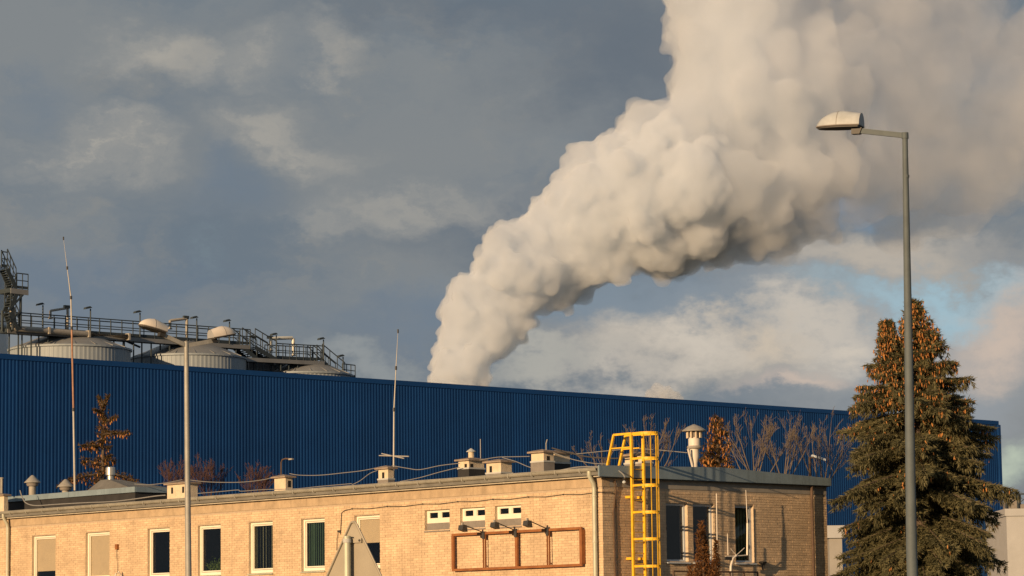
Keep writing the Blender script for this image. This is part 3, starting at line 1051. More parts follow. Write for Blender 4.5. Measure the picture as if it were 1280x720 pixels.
# caged ladder ------------------------------------------------------------------------
SO = -.24
ra_ = Rpt(790.8, 620, SO); rb_ = Rpt(805.5, 620, SO)
xa, xb = ra_.x, rb_.x
ztop = Rpt(789.5, 540.5, SO).z
lad = thing('caged_ladder', 'yellow caged access ladder climbing over the roof edge by the corner', 'ladder', loc2w(xa, 0, 0), RZ)
lw_ = xb - xa
for x in (0, lw_):
    MB().box((x - .035, SO - .02, 1.0), (x + .035, SO + .05, ztop - .004)).build('rail', MAT['yellow'], lad)
z = 1.3
while z < 6.9:
    MB().tube((.03, SO + .015, z), (lw_ - .03, SO + .015, z), .012, n=6).build('rung', MAT['yellow'], lad)
    z += .3
hoops = [Rpt(790, y, SO).z for y in (573.5, 607, 640.5, 674, 708)] + [Rpt(790, 742, SO).z]
R_ = .38
cxm = lw_ / 2


def hoop_pt(t):
    """t 0..1 round the cage from one rail to the other"""
    a = math.pi * t
    return Vector((cxm - (lw_ / 2 + .06) * math.cos(a) if 0 < t < 1 else (0 if t == 0 else lw_), SO - .30 - .44 * math.sin(a) if 0 < t < 1 else SO, 0))


def hoop(z, w=.05):
    m_ = MB()
    pts = [Vector((0, SO, z))] + [hoop_pt(t / 12) + Vector((0, 0, z)) for t in range(1, 12)] + [Vector((lw_, SO, z))]
    outs = []
    for p, q in zip(pts, pts[1:]):
        d = (q - p).normalized()
        m_.bar(p - d * .006, q + d * .006, .012, w)
    m_.build('cage_hoop', MAT['yellow'], lad)


for z in hoops:
    hoop(z, .06)
hoop(ztop - .04, .07)
for t in (.16, .33, .5, .67, .84):
    p = hoop_pt(t)
    MB().box((p.x - .014, p.y + .002, hoops[-1] - .2), (p.x + .014, p.y + .016, ztop - .03)).build('cage_bar', MAT['yellow'], lad)
for x in (0, lw_):
    for py in (621, 698):
        zz = Rpt(790, py, SO).z
        MB().box((x - .06, SO + .05, zz - .035), (x - .01, .0, zz + .035)).build('wall_standoff', MAT['yellow'], lad)
    back = .72
    MB().bar((x, SO, ztop - .03), (x, back + SO, ztop - .03), .06).build('handrail', MAT['yellow'], lad)
    MB().bar((x, back + SO, ztop - .03), (x, back + SO + .32, roof_z(xa) - .02), .06).build('handrail_leg', MAT['yellow'], lad)
    MB().bar((x, SO, ztop - .42), (x, back + SO + .11, ztop - .42), .035).build('mid_rail', MAT['yellow'], lad)
    MB().bar((x, SO, ztop - .98), (x, back + SO + .26, ztop - .98), .04).build('foot_rail', MAT['yellow'], lad)

# antenna bracket, pole and railing before the gable wall ------------------------------
Yp = -.45
P0 = Rpt(896.5, 760, Yp); P1 = Rpt(895.6, 617, Yp)
o = MB(); base = Vector((P0.x, Yp, 0)); o.tube((0, 0, 0), P1 - base, .022, .014, 8)
wp = o.build('pole', MAT['hood']); wp.location = loc2w(*base); wp.rotation_euler = (0, 0, RZ)
tag(wp, 'plain thin pale pole standing free before the gable wall left of the antenna', 'pole')
base = Rpt(914, 716, Yp)
aw = thing('bracket_antenna', 'pale forked antenna bracket with one tall whip before the last gable window', 'antenna', loc2w(*base), RZ)
B = lambda px, py: Rpt(px, py, Yp) - base
MB().path([B(913, 730), B(913.5, 708), B(916, 698), B(920.5, 694.5)], .035, 8).build('bent_support', MAT['hood'], aw)
MB().tube(B(907, 696), B(934, 694), .018, n=6).build('cross_bar', MAT['hood'], aw)
MB().tube(B(920.5, 694), B(913.5, 686), .012, n=5).build('stay', MAT['hood'], aw)
MB().tube(B(920.5, 694), B(930.5, 685), .012, n=5).build('stay', MAT['hood'], aw)
MB().tube(B(910, 694), B(909.3, 667), .016, .012, 6).build('short_rod', MAT['hood'], aw)
MB().tube(B(934, 694), B(934.2, 654), .026, n=8).build('whip_base', MAT['white'], aw)
MB().tube(B(934.2, 654), B(932.3, 612.5), .016, .009, 8).build('whip', MAT['hood'], aw)
MB().box(B(906, 700) + Vector((0, -.02, 0)), B(914, 696) + Vector((0, .02, 0))).build('clamp', MAT['darkmetal'], aw)
base = Rpt(842, 713, -1.2)
rl = thing('railing', 'dark rusty balcony railing at the bottom edge before the gable windows', 'railing', loc2w(base.x, -1.2, 0), RZ)
hr = base.z
x2 = Rpt(947, 713, -1.2).x - base.x
MB().box((-.02, -.025, hr - .05), (x2, .025, hr)).build('top_rail', MAT['rustpipe'], rl)
MB().box((-.02, -.02, hr - .95), (x2, .02, hr - .91)).build('bottom_rail', MAT['rustpipe'], rl)
for k in range(7):
    x = x2 * k / 6
    MB().box((x - .02, -.02, hr - 1.3), (x + .02, .02, hr - .051)).build('post', MAT['rustpipe'], rl)

# ------------------------------------------------------------------ factory
FO = Vector((-29.2, 155, 0))


def _hitF(px, py, Y):
    q = ray(px, py)
    o = Vector((0, 0, EYE))
    t = (FO + DL * Y - o).dot(DL) / q.dot(DL)
    p = o + q * t - FO
    return Vector((p.dot(DR), p.dot(DL), p.z))


Fpt = lambda px, py, Y=0.0: _hitF(px, py, Y)
f2w = lambda x, y, z: FO + DR * x + DL * y + Vector((0, 0, z))
XE = Fpt(1252, 560).x
XS = -14.0
ZF = 15.72 + EYE
fac = thing('factory_hall', 'long dark blue factory hall of ribbed steel cladding behind the brick building', 'building', FO, RZ)
# trapezoid ribs
pitch = .225
nr = int((XE - XS) / pitch)
V, Fq = [], []
for k in range(nr):
    x = XS + k * pitch
    for dx, dy in ((0, 0), (.105, 0), (.125, -.014), (.205, -.014)):
        V += [(x + dx, dy, 0), (x + dx, dy, ZF - .27)]
V += [(XS + nr * pitch, 0, 0), (XS + nr * pitch, 0, ZF - .27)]
V = np.array(V)
nn = len(V) // 2
Fq = np.array([(2 * i, 2 * (i + 1), 2 * (i + 1) + 1, 2 * i + 1) for i in range(nn - 1)])
_pr = np.random.default_rng(4).normal(.5, .22, 4000)
np_mesh('ribbed_cladding', V, Fq, MAT['blue'], fac, rnd=np.array([_pr[i // 20] for i in range(len(Fq))]))
XE = XS + nr * pitch
MB().box((XS, .05, 0), (XE - .01, 2.1, ZF - .3)).build('hall_core', MAT['bluetrim'], fac)
x = XS
while x < XE - .5:
    x1 = min(x + 6.0, XE + .06)
    MB().box((x + .01, -.045, ZF - .28), (x1, .3, ZF)).build('coping', MAT['bluetrim'], fac)
    x = x1
MB().box((XE - .25, -.055, 0), (XE + .05, .25, ZF - .282)).build('corner_trim', MAT['bluetrim'], fac)
MB().box((XE - .005, .26, 0), (XE + .03, 2.1, ZF - .01)).build('end_wall', MAT['bluetrim'], fac)

# tanks ---------------------------------------------------------------------
YT = 12.0


def tank(name, label, pxl, pxr, pytop, pyapex, Y):
    a, b = Fpt(pxl, pytop, Y), Fpt(pxr, pytop, Y)
    dist = (f2w((a.x + b.x) / 2, Y, 0)).y
    r = (pxr - pxl) / 2 * dist / F_PX
    cpx = (pxl + pxr) / 2
    cc = Fpt(cpx, pytop, Y)
    # wall top read at the near side
    zt = Wpt(cpx, pytop, dist - r).z
    ap = Wpt(cpx, pyapex, dist).z
    t = thing(name, label, 'tank', f2w(cc.x, Y, 0), RZ, 'round storage tanks behind the hall')
    n = int(2 * math.pi * r / .26)
    m_ = MB()
    ring = []
    for k in range(n):
        for da, dr in ((0, 0), (.45, 0), (.55, .011), (.9, .011)):
            an = 2 * math.pi * (k + da) / n
            ring.append(((r + dr) * math.cos(an), (r + dr) * math.sin(an)))
    vs = [(x, y, 8) for x, y in ring] + [(x, y, zt) for x, y in ring]
    L_ = len(ring)
    m_.add(vs, [(i, (i + 1) % L_, (i + 1) % L_ + L_, i + L_) for i in range(L_)])
    m_.build('tank_wall', MAT['tank'], t)
    MB().lathe([(r + .06, zt - .02), (r + .10, zt), (r + .10, zt + .10), (r - .1, zt + .14)], 64).build('rim', MAT['tank'], t)
    MB().lathe([(r + .05, zt + .09), (r * .55, zt + .09 + (ap - zt) * .62), (r * .2, ap), (.25, ap + .12)], 48).build('roof', MAT['tankroof'], t, smooth=True)
    for k in range(18):
        an = 2 * math.pi * k / 18
        MB().bar((r * math.cos(an), r * math.sin(an), zt + .12), (.6 * math.cos(an), .6 * math.sin(an), ap + .06), .07).build('roof_rib', MAT['tankroof'], t)
    for z in (8.0, 12, 15):
        MB().lathe([(r + .05, z), (r + .07, z + .02), (r + .07, z + .1), (r + .05, z + .12)], 64).build('stiffener', MAT['tank'], t)
    return r, cc, zt, ap


T1 = tank('storage_tank', 'pale ribbed storage tank farthest left behind the blue hall', 12, 163, 432, 417, YT)
T2 = tank('storage_tank', 'pale ribbed storage tank behind the double lamp heads', 163.5, 307, 443.5, 427, YT)
T3 = tank('storage_tank', 'low showing grey storage tank under the stepped walkway', 318, 440, 466, 451, YT)

# catwalk ----------------------------------------------------------------------
YW = 10.2
cw = thing('catwalk', 'dark steel catwalk with railings and stairs over the tank tops', 'walkway', f2w(0, YW, 0), RZ)


def C(px, py, dy=0.0):
    p = Fpt(px, py, YW + dy)
    return Vector((p.x, dy, p.z))


def rail_run(pa, pb, h, dy, n):
    """one run of railing between two deck points"""
    m_ = MB()
    a, b = Vector(pa), Vector(pb)
    a.y = b.y = dy
    up = Vector((0, 0, h))
    m_.tube(a + up, b + up, .035, n=5)
    r_ = m_.build('railing', MAT['walk'], cw)
    MB().tube(a + up * .55, b + up * .55, .028, n=5).build('mid_rail', MAT['walk'], r_)
    MB().bar(a + up * .12, b + up * .12, .02, .16).build('toe_board', MAT['walk'], r_)
    for k in range(n + 1):
        p = a.lerp(b, k / n)
        MB().tube(p, p + up, .03, n=5).build('post', MAT['walk'], r_)


def deck(pa, pb, w=1.1, th=.2):
    m_ = MB()
    a, b = Vector(pa), Vector(pb)
    m_.prism([(a.x, 0, a.z - th), (b.x, 0, b.z - th), (b.x, 0, b.z), (a.x, 0, a.z)], (0, w, 0))
    d_ = m_.build('deck', MAT['walk'], cw)
    MB().prism([(a.x, -.06, a.z - th - .06), (b.x, -.06, b.z - th - .06), (b.x, -.06, b.z - .02), (a.x, -.06, a.z - .02)], (0, .05, 0)).build('edge_beam', MAT['tankroof'], d_)
    return a, b


def stair(pa, pb, w=.9, n=9):
    a, b = Vector(pa), Vector(pb)
    m_ = MB()
    for y in (0, w):
        m_.bar((a.x, y, a.z - .1), (b.x, y, b.z - .1), .06, .24)
    s_ = m_.build('stair', MAT['walk'], cw)
    for k in range(1, n):
        p = a.lerp(b, k / n)
        MB().box((p.x - .13, .03, p.z - .03), (p.x + .13, w - .03, p.z)).build('tread', MAT['walk'], s_)
    for y in (0, w):
        up = Vector((0, 0, 1.05))
        aa, bb = Vector((a.x, y, a.z)), Vector((b.x, y, b.z))
        MB().tube(aa + up, bb + up, .035, n=5).build('stair_rail', MAT['walk'], s_)
        MB().tube(aa + up * .55, bb + up * .55, .026, n=5).build('stair_rail', MAT['walk'], s_)
        for k in range(4):
            p = aa.lerp(bb, k / 3)
            MB().tube(p, p + up, .028, n=5).build('post', MAT['walk'], s_)


a, b = deck(C(9, 410.5), C(313, 431.5))
for y in (0, 1.1):
    rail_run(a, b, .78 if False else .95, y, 22)
a2, b2_ = deck(C(308, 446.5), C(405, 451.5))
for y in (0, 1.1):
    rail_run(C(345, 448.5), b2_, .95, y, 7)
stair(C(303, 431), C(321, 446.5), n=7)
stair(C(319, 432), C(346, 448), n=9)
stair(C(403, 451), C(431, 474), n=10)
stair(C(396, 452), C(413, 470), n=8)
a3, b3 = deck(C(428, 470.5), C(444, 472.5))
rail_run(a3, b3, .8, 0, 3)
for px, py in ((24, 412), (40, 413), (61, 415), (103, 418), (131, 420), (155, 422), (168, 423), (190, 424.5), (213, 426.5), (246, 428), (262, 429), (285, 431), (296, 431)):
    p = C(px, py)
    for y in (.08, 1.02):
        MB().tube((p.x, y, p.z - .1), (p.x, y, p.z - 1.9), .045, n=6).build('column', MAT['walk'], cw)
for px, py in ((322, 449), (330, 450), (352, 451), (362, 451), (373, 452), (390, 453)):
    p = C(px, py)
    for y in (.08, 1.02):
        MB().tube((p.x, y, p.z - .1), (p.x, y, p.z - 1.7), .04, n=6).build('column', MAT['walk'], cw)
for pxa, pya, pxb, pyb in ((60, 416, 78, 424), (150, 423, 175, 434), (208, 427, 226, 438), (330, 451, 352, 461), (385, 453, 372, 458), (262, 430, 300, 438)):
    MB().bar(C(pxa, pya, .5), C(pxb, pyb, .5), .1).build('brace', MAT['walk'], cw)
# equipment under the catwalk at the stairs
for px0, px1, py0, py1 in ((310, 342, 452, 462), (344, 360, 456, 464)):
    p, q = C(px0, py1, 1.4), C(px1, py0, 1.4)
    MB().box((p.x, 1.3, p.z), (q.x, 2.1, q.z)).build('duct', MAT['tankroof'], cw)
for px in (322, 327, 333, 338):
    p, q = C(px, 447, .9), C(px, 436, .9)
    MB().tube((p.x, .9, p.z), (q.x, .9, q.z), .03, n=5).build('post', MAT['walk'], cw)

# pipe that drops from the tower and runs under the catwalk
p0 = C(15.5, 384, -.3)
pp = thing('process_pipe', 'fat pale pipe dropping beside the stair tower and running under the catwalk', 'pipe', f2w(p0.x, YW - .3, p0.z), RZ)
pts = [C(15.5, 384, -.3), C(15.5, 402, -.3), C(16.5, 407.5, -.3), C(20, 410.5, -.3), C(60, 413.5, -.3), C(110, 417.5, -.3), C(160, 421, -.3)]
MB().path([p - pts[0] for p in pts], .16, 12).build('pipe_run', MAT['cowl'], pp, smooth=True)
for p in pts[4:]:
    q = p - pts[0]
    MB().box(q + Vector((-.06, -.2, -.2)), q + Vector((.06, .2, .2))).build('flange', MAT['cowl'], pp)


def ubend(label, pts, r, mat):
    P = [C(a_, b_, .6) for a_, b_ in pts]
    o = thing('vent_bend', label, 'pipe', f2w(P[0].x, YW + .6, P[0].z), RZ, 'bent vent pipes on the catwalk')
    MB().path([p - P[0] for p in P], r, 10).build('pipe_run', MAT[mat], o, smooth=True)
    for p in (P[0], P[-1]):
        q = p - P[0]
        MB().lathe([(r + .05, -.03), (r + .05, .03)], 10, tuple(q)).build('flange', MAT['cowl'], o)
    q = P[1] - P[0]
    MB().box(q + Vector((-.25, -.08, .02)), q + Vector((.12, .08, .2))).build('valve', MAT['walk'], o)


ubend('bent grey vent pipe beside the leaning mast', [(84.5, 416), (84.5, 386), (83, 385.3), (64, 388.3), (63, 389), (63, 398)], .075, 'cowl')
ubend('bent grey vent pipe between the two lamp heads', [(233.5, 427), (233.5, 399), (232.5, 398.3), (214, 400.6), (212.5, 401), (212.5, 411)], .09, 'cowl')
ubend('white square bent pipe over the lower catwalk', [(338.5, 438), (338.5, 424), (340, 423), (365, 422.3), (366.5, 423), (367, 444)], .11, 'whitepipe')

# catwalk lamps
lamps = [(53.5, 381.5, 412, 1), (113, 386, 417, 1), (175, 391, 421, 1), (246, 398, 428, 1), (287, 402, 430, 1), (312.5, 421.5, 436, -1), (345.5, 419, 446, 1), (404.5, 424.5, 449, 1), (429, 446, 470, 1)]
names = ['leftmost catwalk lamp, right of the stair platform', 'catwalk lamp right of the leaning mast', 'catwalk lamp behind the left street lamp head', 'catwalk lamp just right of the tall double lamp post', 'catwalk lamp behind the right street lamp head', 'catwalk lamp at the top of the long stairs, its head turned right', 'catwalk lamp beside the white square bent pipe', 'catwalk lamp at the right end of the lower catwalk', 'rightmost catwalk lamp, at the foot of the last stairs']
for (px, py, pb_, sgn), nm in zip(lamps, names):
    base, top = C(px, pb_, -.08), C(px, py, -.08)
    o = thing('catwalk_lamp', 'small dark ' + nm, 'lamp', f2w(base.x, YW - .08, base.z), RZ, 'small lamps along the catwalk')
    h = top.z - base.z
    MB().tube((0, 0, 0), (0, 0, h), .045, .04, 7).build('pole', MAT['walk'], o)
    MB().prism([(0.05 * sgn, -.12, h + .05), (-.42 * sgn, -.12, h - .06), (-.38 * sgn, -.12, h + .06), (-.1 * sgn, -.12, h + .14)], (0, .24, 0)).build('lamp_head', MAT['walk'], o)

# silo tower with stairs at the left edge ---------------------------------------------
tr_ = 3.0
pe = Fpt(7.5, 400, YW)
_tw = f2w(*Fpt(9.5, 400, 17.0))
twr = thing('silo_tower', 'pale cylindrical silo tower cut off by the left edge', 'silo', (_tw.x - tr_, _tw.y, 0), RZ)
zt2 = Fpt(4, 334, 17.0).z
MB().lathe([(tr_, 0), (tr_, zt2), (tr_ - .1, zt2 + .05), (.5, zt2 + .7)], 64).build('shell', MAT['coolwhite'], twr, smooth=True)
for z in (10, 14, 18, 21):
    if z < zt2:
        MB().lathe([(tr_ + .01, z), (tr_ + .05, z + .02), (tr_ + .05, z + .1), (tr_ + .01, z + .12)], 64).build('band', MAT['tank'], twr)
stw = thing('stair_tower', 'dark steel stairs and platform bolted to the silo tower at the left edge', 'stairs', f2w(0, YW - .8, 0), RZ)
_cw, cw = cw, stw
YWs = YW
YW = YW - .8
pa_, pb_ = C(13, 359.8), C(35, 362.5)
deck(pa_, pb_, 1.2, .25)
for y in (0, 1.2):
    rail_run(C(21, 361), pb_, .9, y, 2)
stair(C(9, 334), C(20, 358.5), w=.6, n=9)
stair(C(21, 365), C(13, 386), w=.6, n=6)
stair(C(13, 388), C(23, 411), w=.6, n=7)
for px, ya, yb_ in ((26.5, 363, 412), (16.5, 386, 412)):
    p, q = C(px, ya), C(px, yb_)
    for y in (.05, 1.1):
        MB().tube((p.x, y, p.z), (p.x, y, q.z), .08, n=8).build('column', MAT['walk'], stw)
for (x0_, y0_, x1_, y1_) in ((31, 366, 10, 389), (25, 390, 9, 405), (10, 395, 26, 412)):
    MB().bar(C(x0_, y0_), C(x1_, y1_), .09).build('brace', MAT['walk'], stw)
p, q = C(1.5, 338), C(1.5, 298)
MB().tube((p.x, .5, p.z), (p.x, .5, q.z), .05, n=7).build('mast', MAT['walk'], stw)
MB().box((p.x - .25, .4, q.z - .03), (p.x + .1, .6, q.z + .1)).build('mast_lamp', MAT['walk'], stw)
rail_run(C(2, 334), C(9, 335), .9, 0, 1)
cw, YW = _cw, YWs

# ------------------------------------------------------------------ white sheds far right
def shed(label, D, px0, px1, pytop, depth, rails=False, mat='offwhite'):
    a, b = Wpt(px0, pytop, D), Wpt(px1, pytop, D)
    o = thing('white_shed', label, 'building', (a.x, D, 0))
    h, w = a.z, b.x - a.x
    MB().box((0, 0, 0), (w, depth, h - .5)).build('wall', MAT[mat], o)
    x = -.1
    while x < w:
        MB().box((x, -.12, h - .5), (min(x + 3, w + .1), depth + .1, h)).build('parapet_sheet', MAT['offwhite'], o)
        x += 3.01
    if rails:
        MB().box((.0, .2, h), (w, 1.2, h + .32)).build('roof_duct', MAT['greypanel'], o)
        MB().box((.1, .3, h + .32), (1.1, 1.4, h + 1.05)).build('roof_unit', MAT['greypanel'], o)
        m_ = MB(); m_.bar((0, 0, h + 1.0), (w, 0, h + 1.0), .1)
        r_ = m_.build('railing', MAT['walk'], o)
        for k in range(12):
            x = w * k / 11
            MB().bar((x, 0, h + .02), (x, 0, h + .96), .09).build('post', MAT['walk'], r_)
            if k < 11:
                MB().bar((x, 0, h + .3), (x + w / 11, 0, h + .92), .05).build('stay', MAT['walk'], r_)
    return o


shed('white industrial building with roof railings cut off by the right edge', 205, 1257.5, 1420, 636, 14, True)
shed('low pale shed glimpsed between brick gable and big spruce', 120, 1036, 1052, 657, 5, mat='shedshade')

# ------------------------------------------------------------------ street lamps
def luminaire(parent, base, d, tilt, L_=.78, hood='hood', k_s=1.0):
    """half-drum hood: flat rear cap at base, rounded nose along direction d"""
    d = Vector((d[0], d[1], 0)).normalized()
    fwd = Vector((d.x * math.cos(tilt), d.y * math.cos(tilt), math.sin(tilt)))
    side = Vector((-d.y, d.x, 0))
    up = fwd.cross(side) * 1.0
    if up.z < 0: up = -up
    T = lambda x, y, z: Vector(base) + fwd * (x * k_s) + side * (y * k_s) + up * (z * k_s)
    n = 14
    st = [0, .04, .12, .2, .3, .38, .385, .42, .5, .58, .65, .70, .74, .765, .778]
    vs, fs = [], []
    for x in st:
        if x <= .30:
            w = .165 + .03 * x / .30; h = .215 + .05 * x / .30
        else:
            k = math.sqrt(max(0, 1 - ((x - .30) / .48) ** 2)); w = .197 * k ** .85; h = .268 * k ** 1.15
        for i in range(n + 1):
            a_ = math.pi * i / n
            vs.append(T(x * L_ / .78, w * math.cos(a_), h * math.sin(a_)))
    for j in range(len(st) - 1):
        for i in range(n):
            o = j * (n + 1) + i
            fs.append((o, o + 1, o + n + 2, o + n + 1))
    m_ = MB(); m_.add(vs, fs)
    m_.build('hood', MAT[hood], parent, smooth=True)
    rim = MB()
    rim.path([vs[j * (n + 1)] for j in range(len(st))] + [vs[j * (n + 1) + n] for j in reversed(range(len(st)))], .012, 5)
    rim.path([vs[6 * (n + 1) + i] + up * .001 for i in range(n + 1)], .005, 4)
    rim.build('hood_rim', MAT['greypanel'], parent)
    c_ = MB()
    c_.prism([T(-.001, .163 * math.cos(math.pi * i / n), .218 * math.sin(math.pi * i / n)) for i in range(n + 1)], fwd * .012)
    c_.build('end_cap', MAT['hoodcap'], parent)
    l_ = MB()
    ol = [vs[j * (n + 1)] * .94 + (Vector(base) + fwd * .38) * .06 - up * .004 for j in range(len(st))] + [vs[j * (n + 1) + n] * .94 + (Vector(base) + fwd * .38) * .06 - up * .004 for j in reversed(range(len(st)))]
    l_.prism(ol, -up * .03)
    l_.build('lens', MAT['lens'], parent)
    k_ = MB()
    k_.prism([T(-.02, -.06, -.035), T(.16, -.06, -.035), T(.16, -.06, -.14), T(.02, -.06, -.14)], side * .12)
    k_.build('bracket', MAT['darkmetal'], parent)
    return T


# right single lamp
D1 = 48.6
pt = Wpt(1131.2, 168, D1)
sl = thing('street_lamp', 'tall single arm grey street lamp in front of the big spruce', 'street lamp', (Wpt(1141, 740, D1).x, D1, 0), 0, 'street lamps with half drum hoods')
bx_ = sl.location.x
topv = Vector((pt.x - bx_ - .0, 0, pt.z))
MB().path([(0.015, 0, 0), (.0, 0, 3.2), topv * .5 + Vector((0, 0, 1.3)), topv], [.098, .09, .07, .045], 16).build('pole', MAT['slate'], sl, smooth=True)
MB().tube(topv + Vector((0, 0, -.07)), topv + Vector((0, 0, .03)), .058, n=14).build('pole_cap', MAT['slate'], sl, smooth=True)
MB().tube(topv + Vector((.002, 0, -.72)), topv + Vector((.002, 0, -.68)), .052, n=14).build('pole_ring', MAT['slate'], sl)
hb = Wpt(1077, 157.2, D1 + .35) - sl.location
ad = (hb + Vector((-.02, 0, -.075)) - topv)
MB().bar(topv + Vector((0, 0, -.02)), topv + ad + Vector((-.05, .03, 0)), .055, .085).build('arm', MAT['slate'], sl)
luminaire(sl, hb, (-.93, .40), .04, .78, 'dimhood')

# left double lamp
D2 = 66.0
dl_ = thing('street_lamp', 'tall double arm street lamp with sunlit cream hoods in front of the brick building', 'street lamp', (Wpt(235.5, 740, D2).x, D2, 0), 0, 'street lamps with half drum hoods')
pt = Wpt(232.8, 427, D2)
topv = pt - dl_.location
MB().path([(0.01, 0, 0), (0, 0, 3.5), topv], [.085, .07, .05], 16).build('pole', MAT['pole'], dl_, smooth=True)
hl = Wpt(205.5, 415.5, D2 - .25) - dl_.location
hr_ = Wpt(263.5, 422.5, D2 + .3) - dl_.location
for hb, dd, tl in ((hl, (-.80, -.60), .22), (hr_, (.80, .60), .20)):
    v = hb - topv
    MB().bar(topv + Vector((0, 0, -.09)), hb + v.normalized() * .1 + Vector((0, 0, -.07)), .07, .09).build('arm', MAT['pole'], dl_)
    luminaire(dl_, hb, dd, tl, .78, 'hood', .84)
# lamp behind the brick building
D3 = 112
b_ = Wpt(1013.5, 640, D3)
s3 = thing('street_lamp', 'slim street lamp peeking over the roof beside the big spruce', 'street lamp', (b_.x, D3, 0))
h3 = Wpt(1013, 571.5, D3).z
MB().tube((0, 0, 0), (0, 0, h3), .07, .045, 8).build('pole', MAT['rustpipe'], s3)
MB().tube((0, 0, h3 - .03), (.28, 0, h3 + .0), .03, n=6).build('arm', MAT['rustpipe'], s3)
MB().prism([(.05, -.1, h3 + .03), (.6, -.1, h3 - .15), (.6, -.1, h3 - .07), (.1, -.1, h3 + .1)], (0, .2, 0)).build('lamp_head', MAT['coolwhite'], s3)

# ------------------------------------------------------------------ triangular sign (seen from behind)
D4 = 30.0
sp_ = Wpt(434, 700, D4)
sg = thing('triangle_sign', 'back of a triangular road sign on a round post before the brick wall', 'road sign', (sp_.x, D4, 0), math.radians(-34))
apx = Wpt(437, 646.5, D4).z
s_ = .90
hh = s_ * .866
px_off = .035
tri = [(-s_ / 2, apx - hh), (s_ / 2, apx - hh), (0, apx)]


def rounded(tri, r=.045, n=6):
    out = []
    for i in range(3):
        p = Vector((*tri[i], 0)); a_ = Vector((*tri[i - 1], 0)); b_ = Vector((*tri[(i + 1) % 3], 0))
        u, w = (a_ - p).normalized(), (b_ - p).normalized()
        t_ = r / math.tan(math.radians(30))
        s0, s1 = p + u * t_, p + w * t_
        ce = p + (u + w).normalized() * (r / math.sin(math.radians(30)))
        a0 = math.atan2((s0 - ce).y, (s0 - ce).x); a1 = math.atan2((s1 - ce).y, (s1 - ce).x)
        while a1 < a0: a1 += 2 * math.pi
        if a1 - a0 > math.pi: a0 += 2 * math.pi
        for k in range(n + 1):
            a_ = a0 + (a1 - a0) * k / n
            out.append((ce.x + r * math.cos(a_), ce.y + r * math.sin(a_)))
    return out


ol = rounded(tri)
yb_ = .065
MB().prism([(x + px_off, yb_, z) for x, z in ol], (0, .004, 0)).build('plate', MAT['signback'], sg)
fl_ = MB()
fl_.path([(x + px_off, yb_ - .008, z) for x, z in ol] + [(ol[0][0] + px_off, yb_ - .008, ol[0][1])], .012, 6)
fl_.build('folded_edge', MAT['signback'], sg)
zc = apx - .235
MB().tube((0, 0, 0), (0, 0, zc + .035), .036, n=16).build('post', MAT['pipe'], sg, smooth=True)
MB().lathe([(.039, zc + .03), (.039, zc + .045), (.02, zc + .05)], 16).build('post_cap', MAT['pipe'], sg)
for z in (zc, zc - .42):
    w = .11 + (zc - z) * .5
    cl = MB()
    cl.bar((-w + px_off, yb_ - .012, z), (w + px_off, yb_ - .012, z), .02, .045)
    co = cl.build('clamp_rail', MAT['signback'], sg)
    MB().lathe([(.043, z - .02), (.043, z + .02)], 16).build('clamp_band', MAT['band'], co)
    for s in (-1, 1):
        MB().tube((px_off + s * (w - .02), yb_ - .03, z), (px_off + s * (w - .02), yb_ - .02, z), .012, n=8).build('bolt', MAT['darkmetal'], co)

# ------------------------------------------------------------------ trees
def needles(P, Dv, rng, k, ln, wd, spread):
    """k thin triangles at each sample point, fanned around the twig direction"""
    n = len(P)
    P = np.repeat(P, k, 0); Dv = np.repeat(Dv, k, 0)
    d = Dv + rng.normal(0, spread, P.shape)
    d /= np.linalg.norm(d, axis=1)[:, None] + 1e-9
    s = np.cross(d, rng.normal(0, 1, P.shape)); s /= np.linalg.norm(s, axis=1)[:, None] + 1e-9
    L_ = (ln * rng.uniform(.6, 1.25, (len(P), 1)))
    P = P + rng.normal(0, .02, P.shape)
    V = np.stack([P - s * wd, P + s * wd, P + d * L_], 1).reshape(-1, 3)
    return V, np.arange(len(V)).reshape(-1, 3)


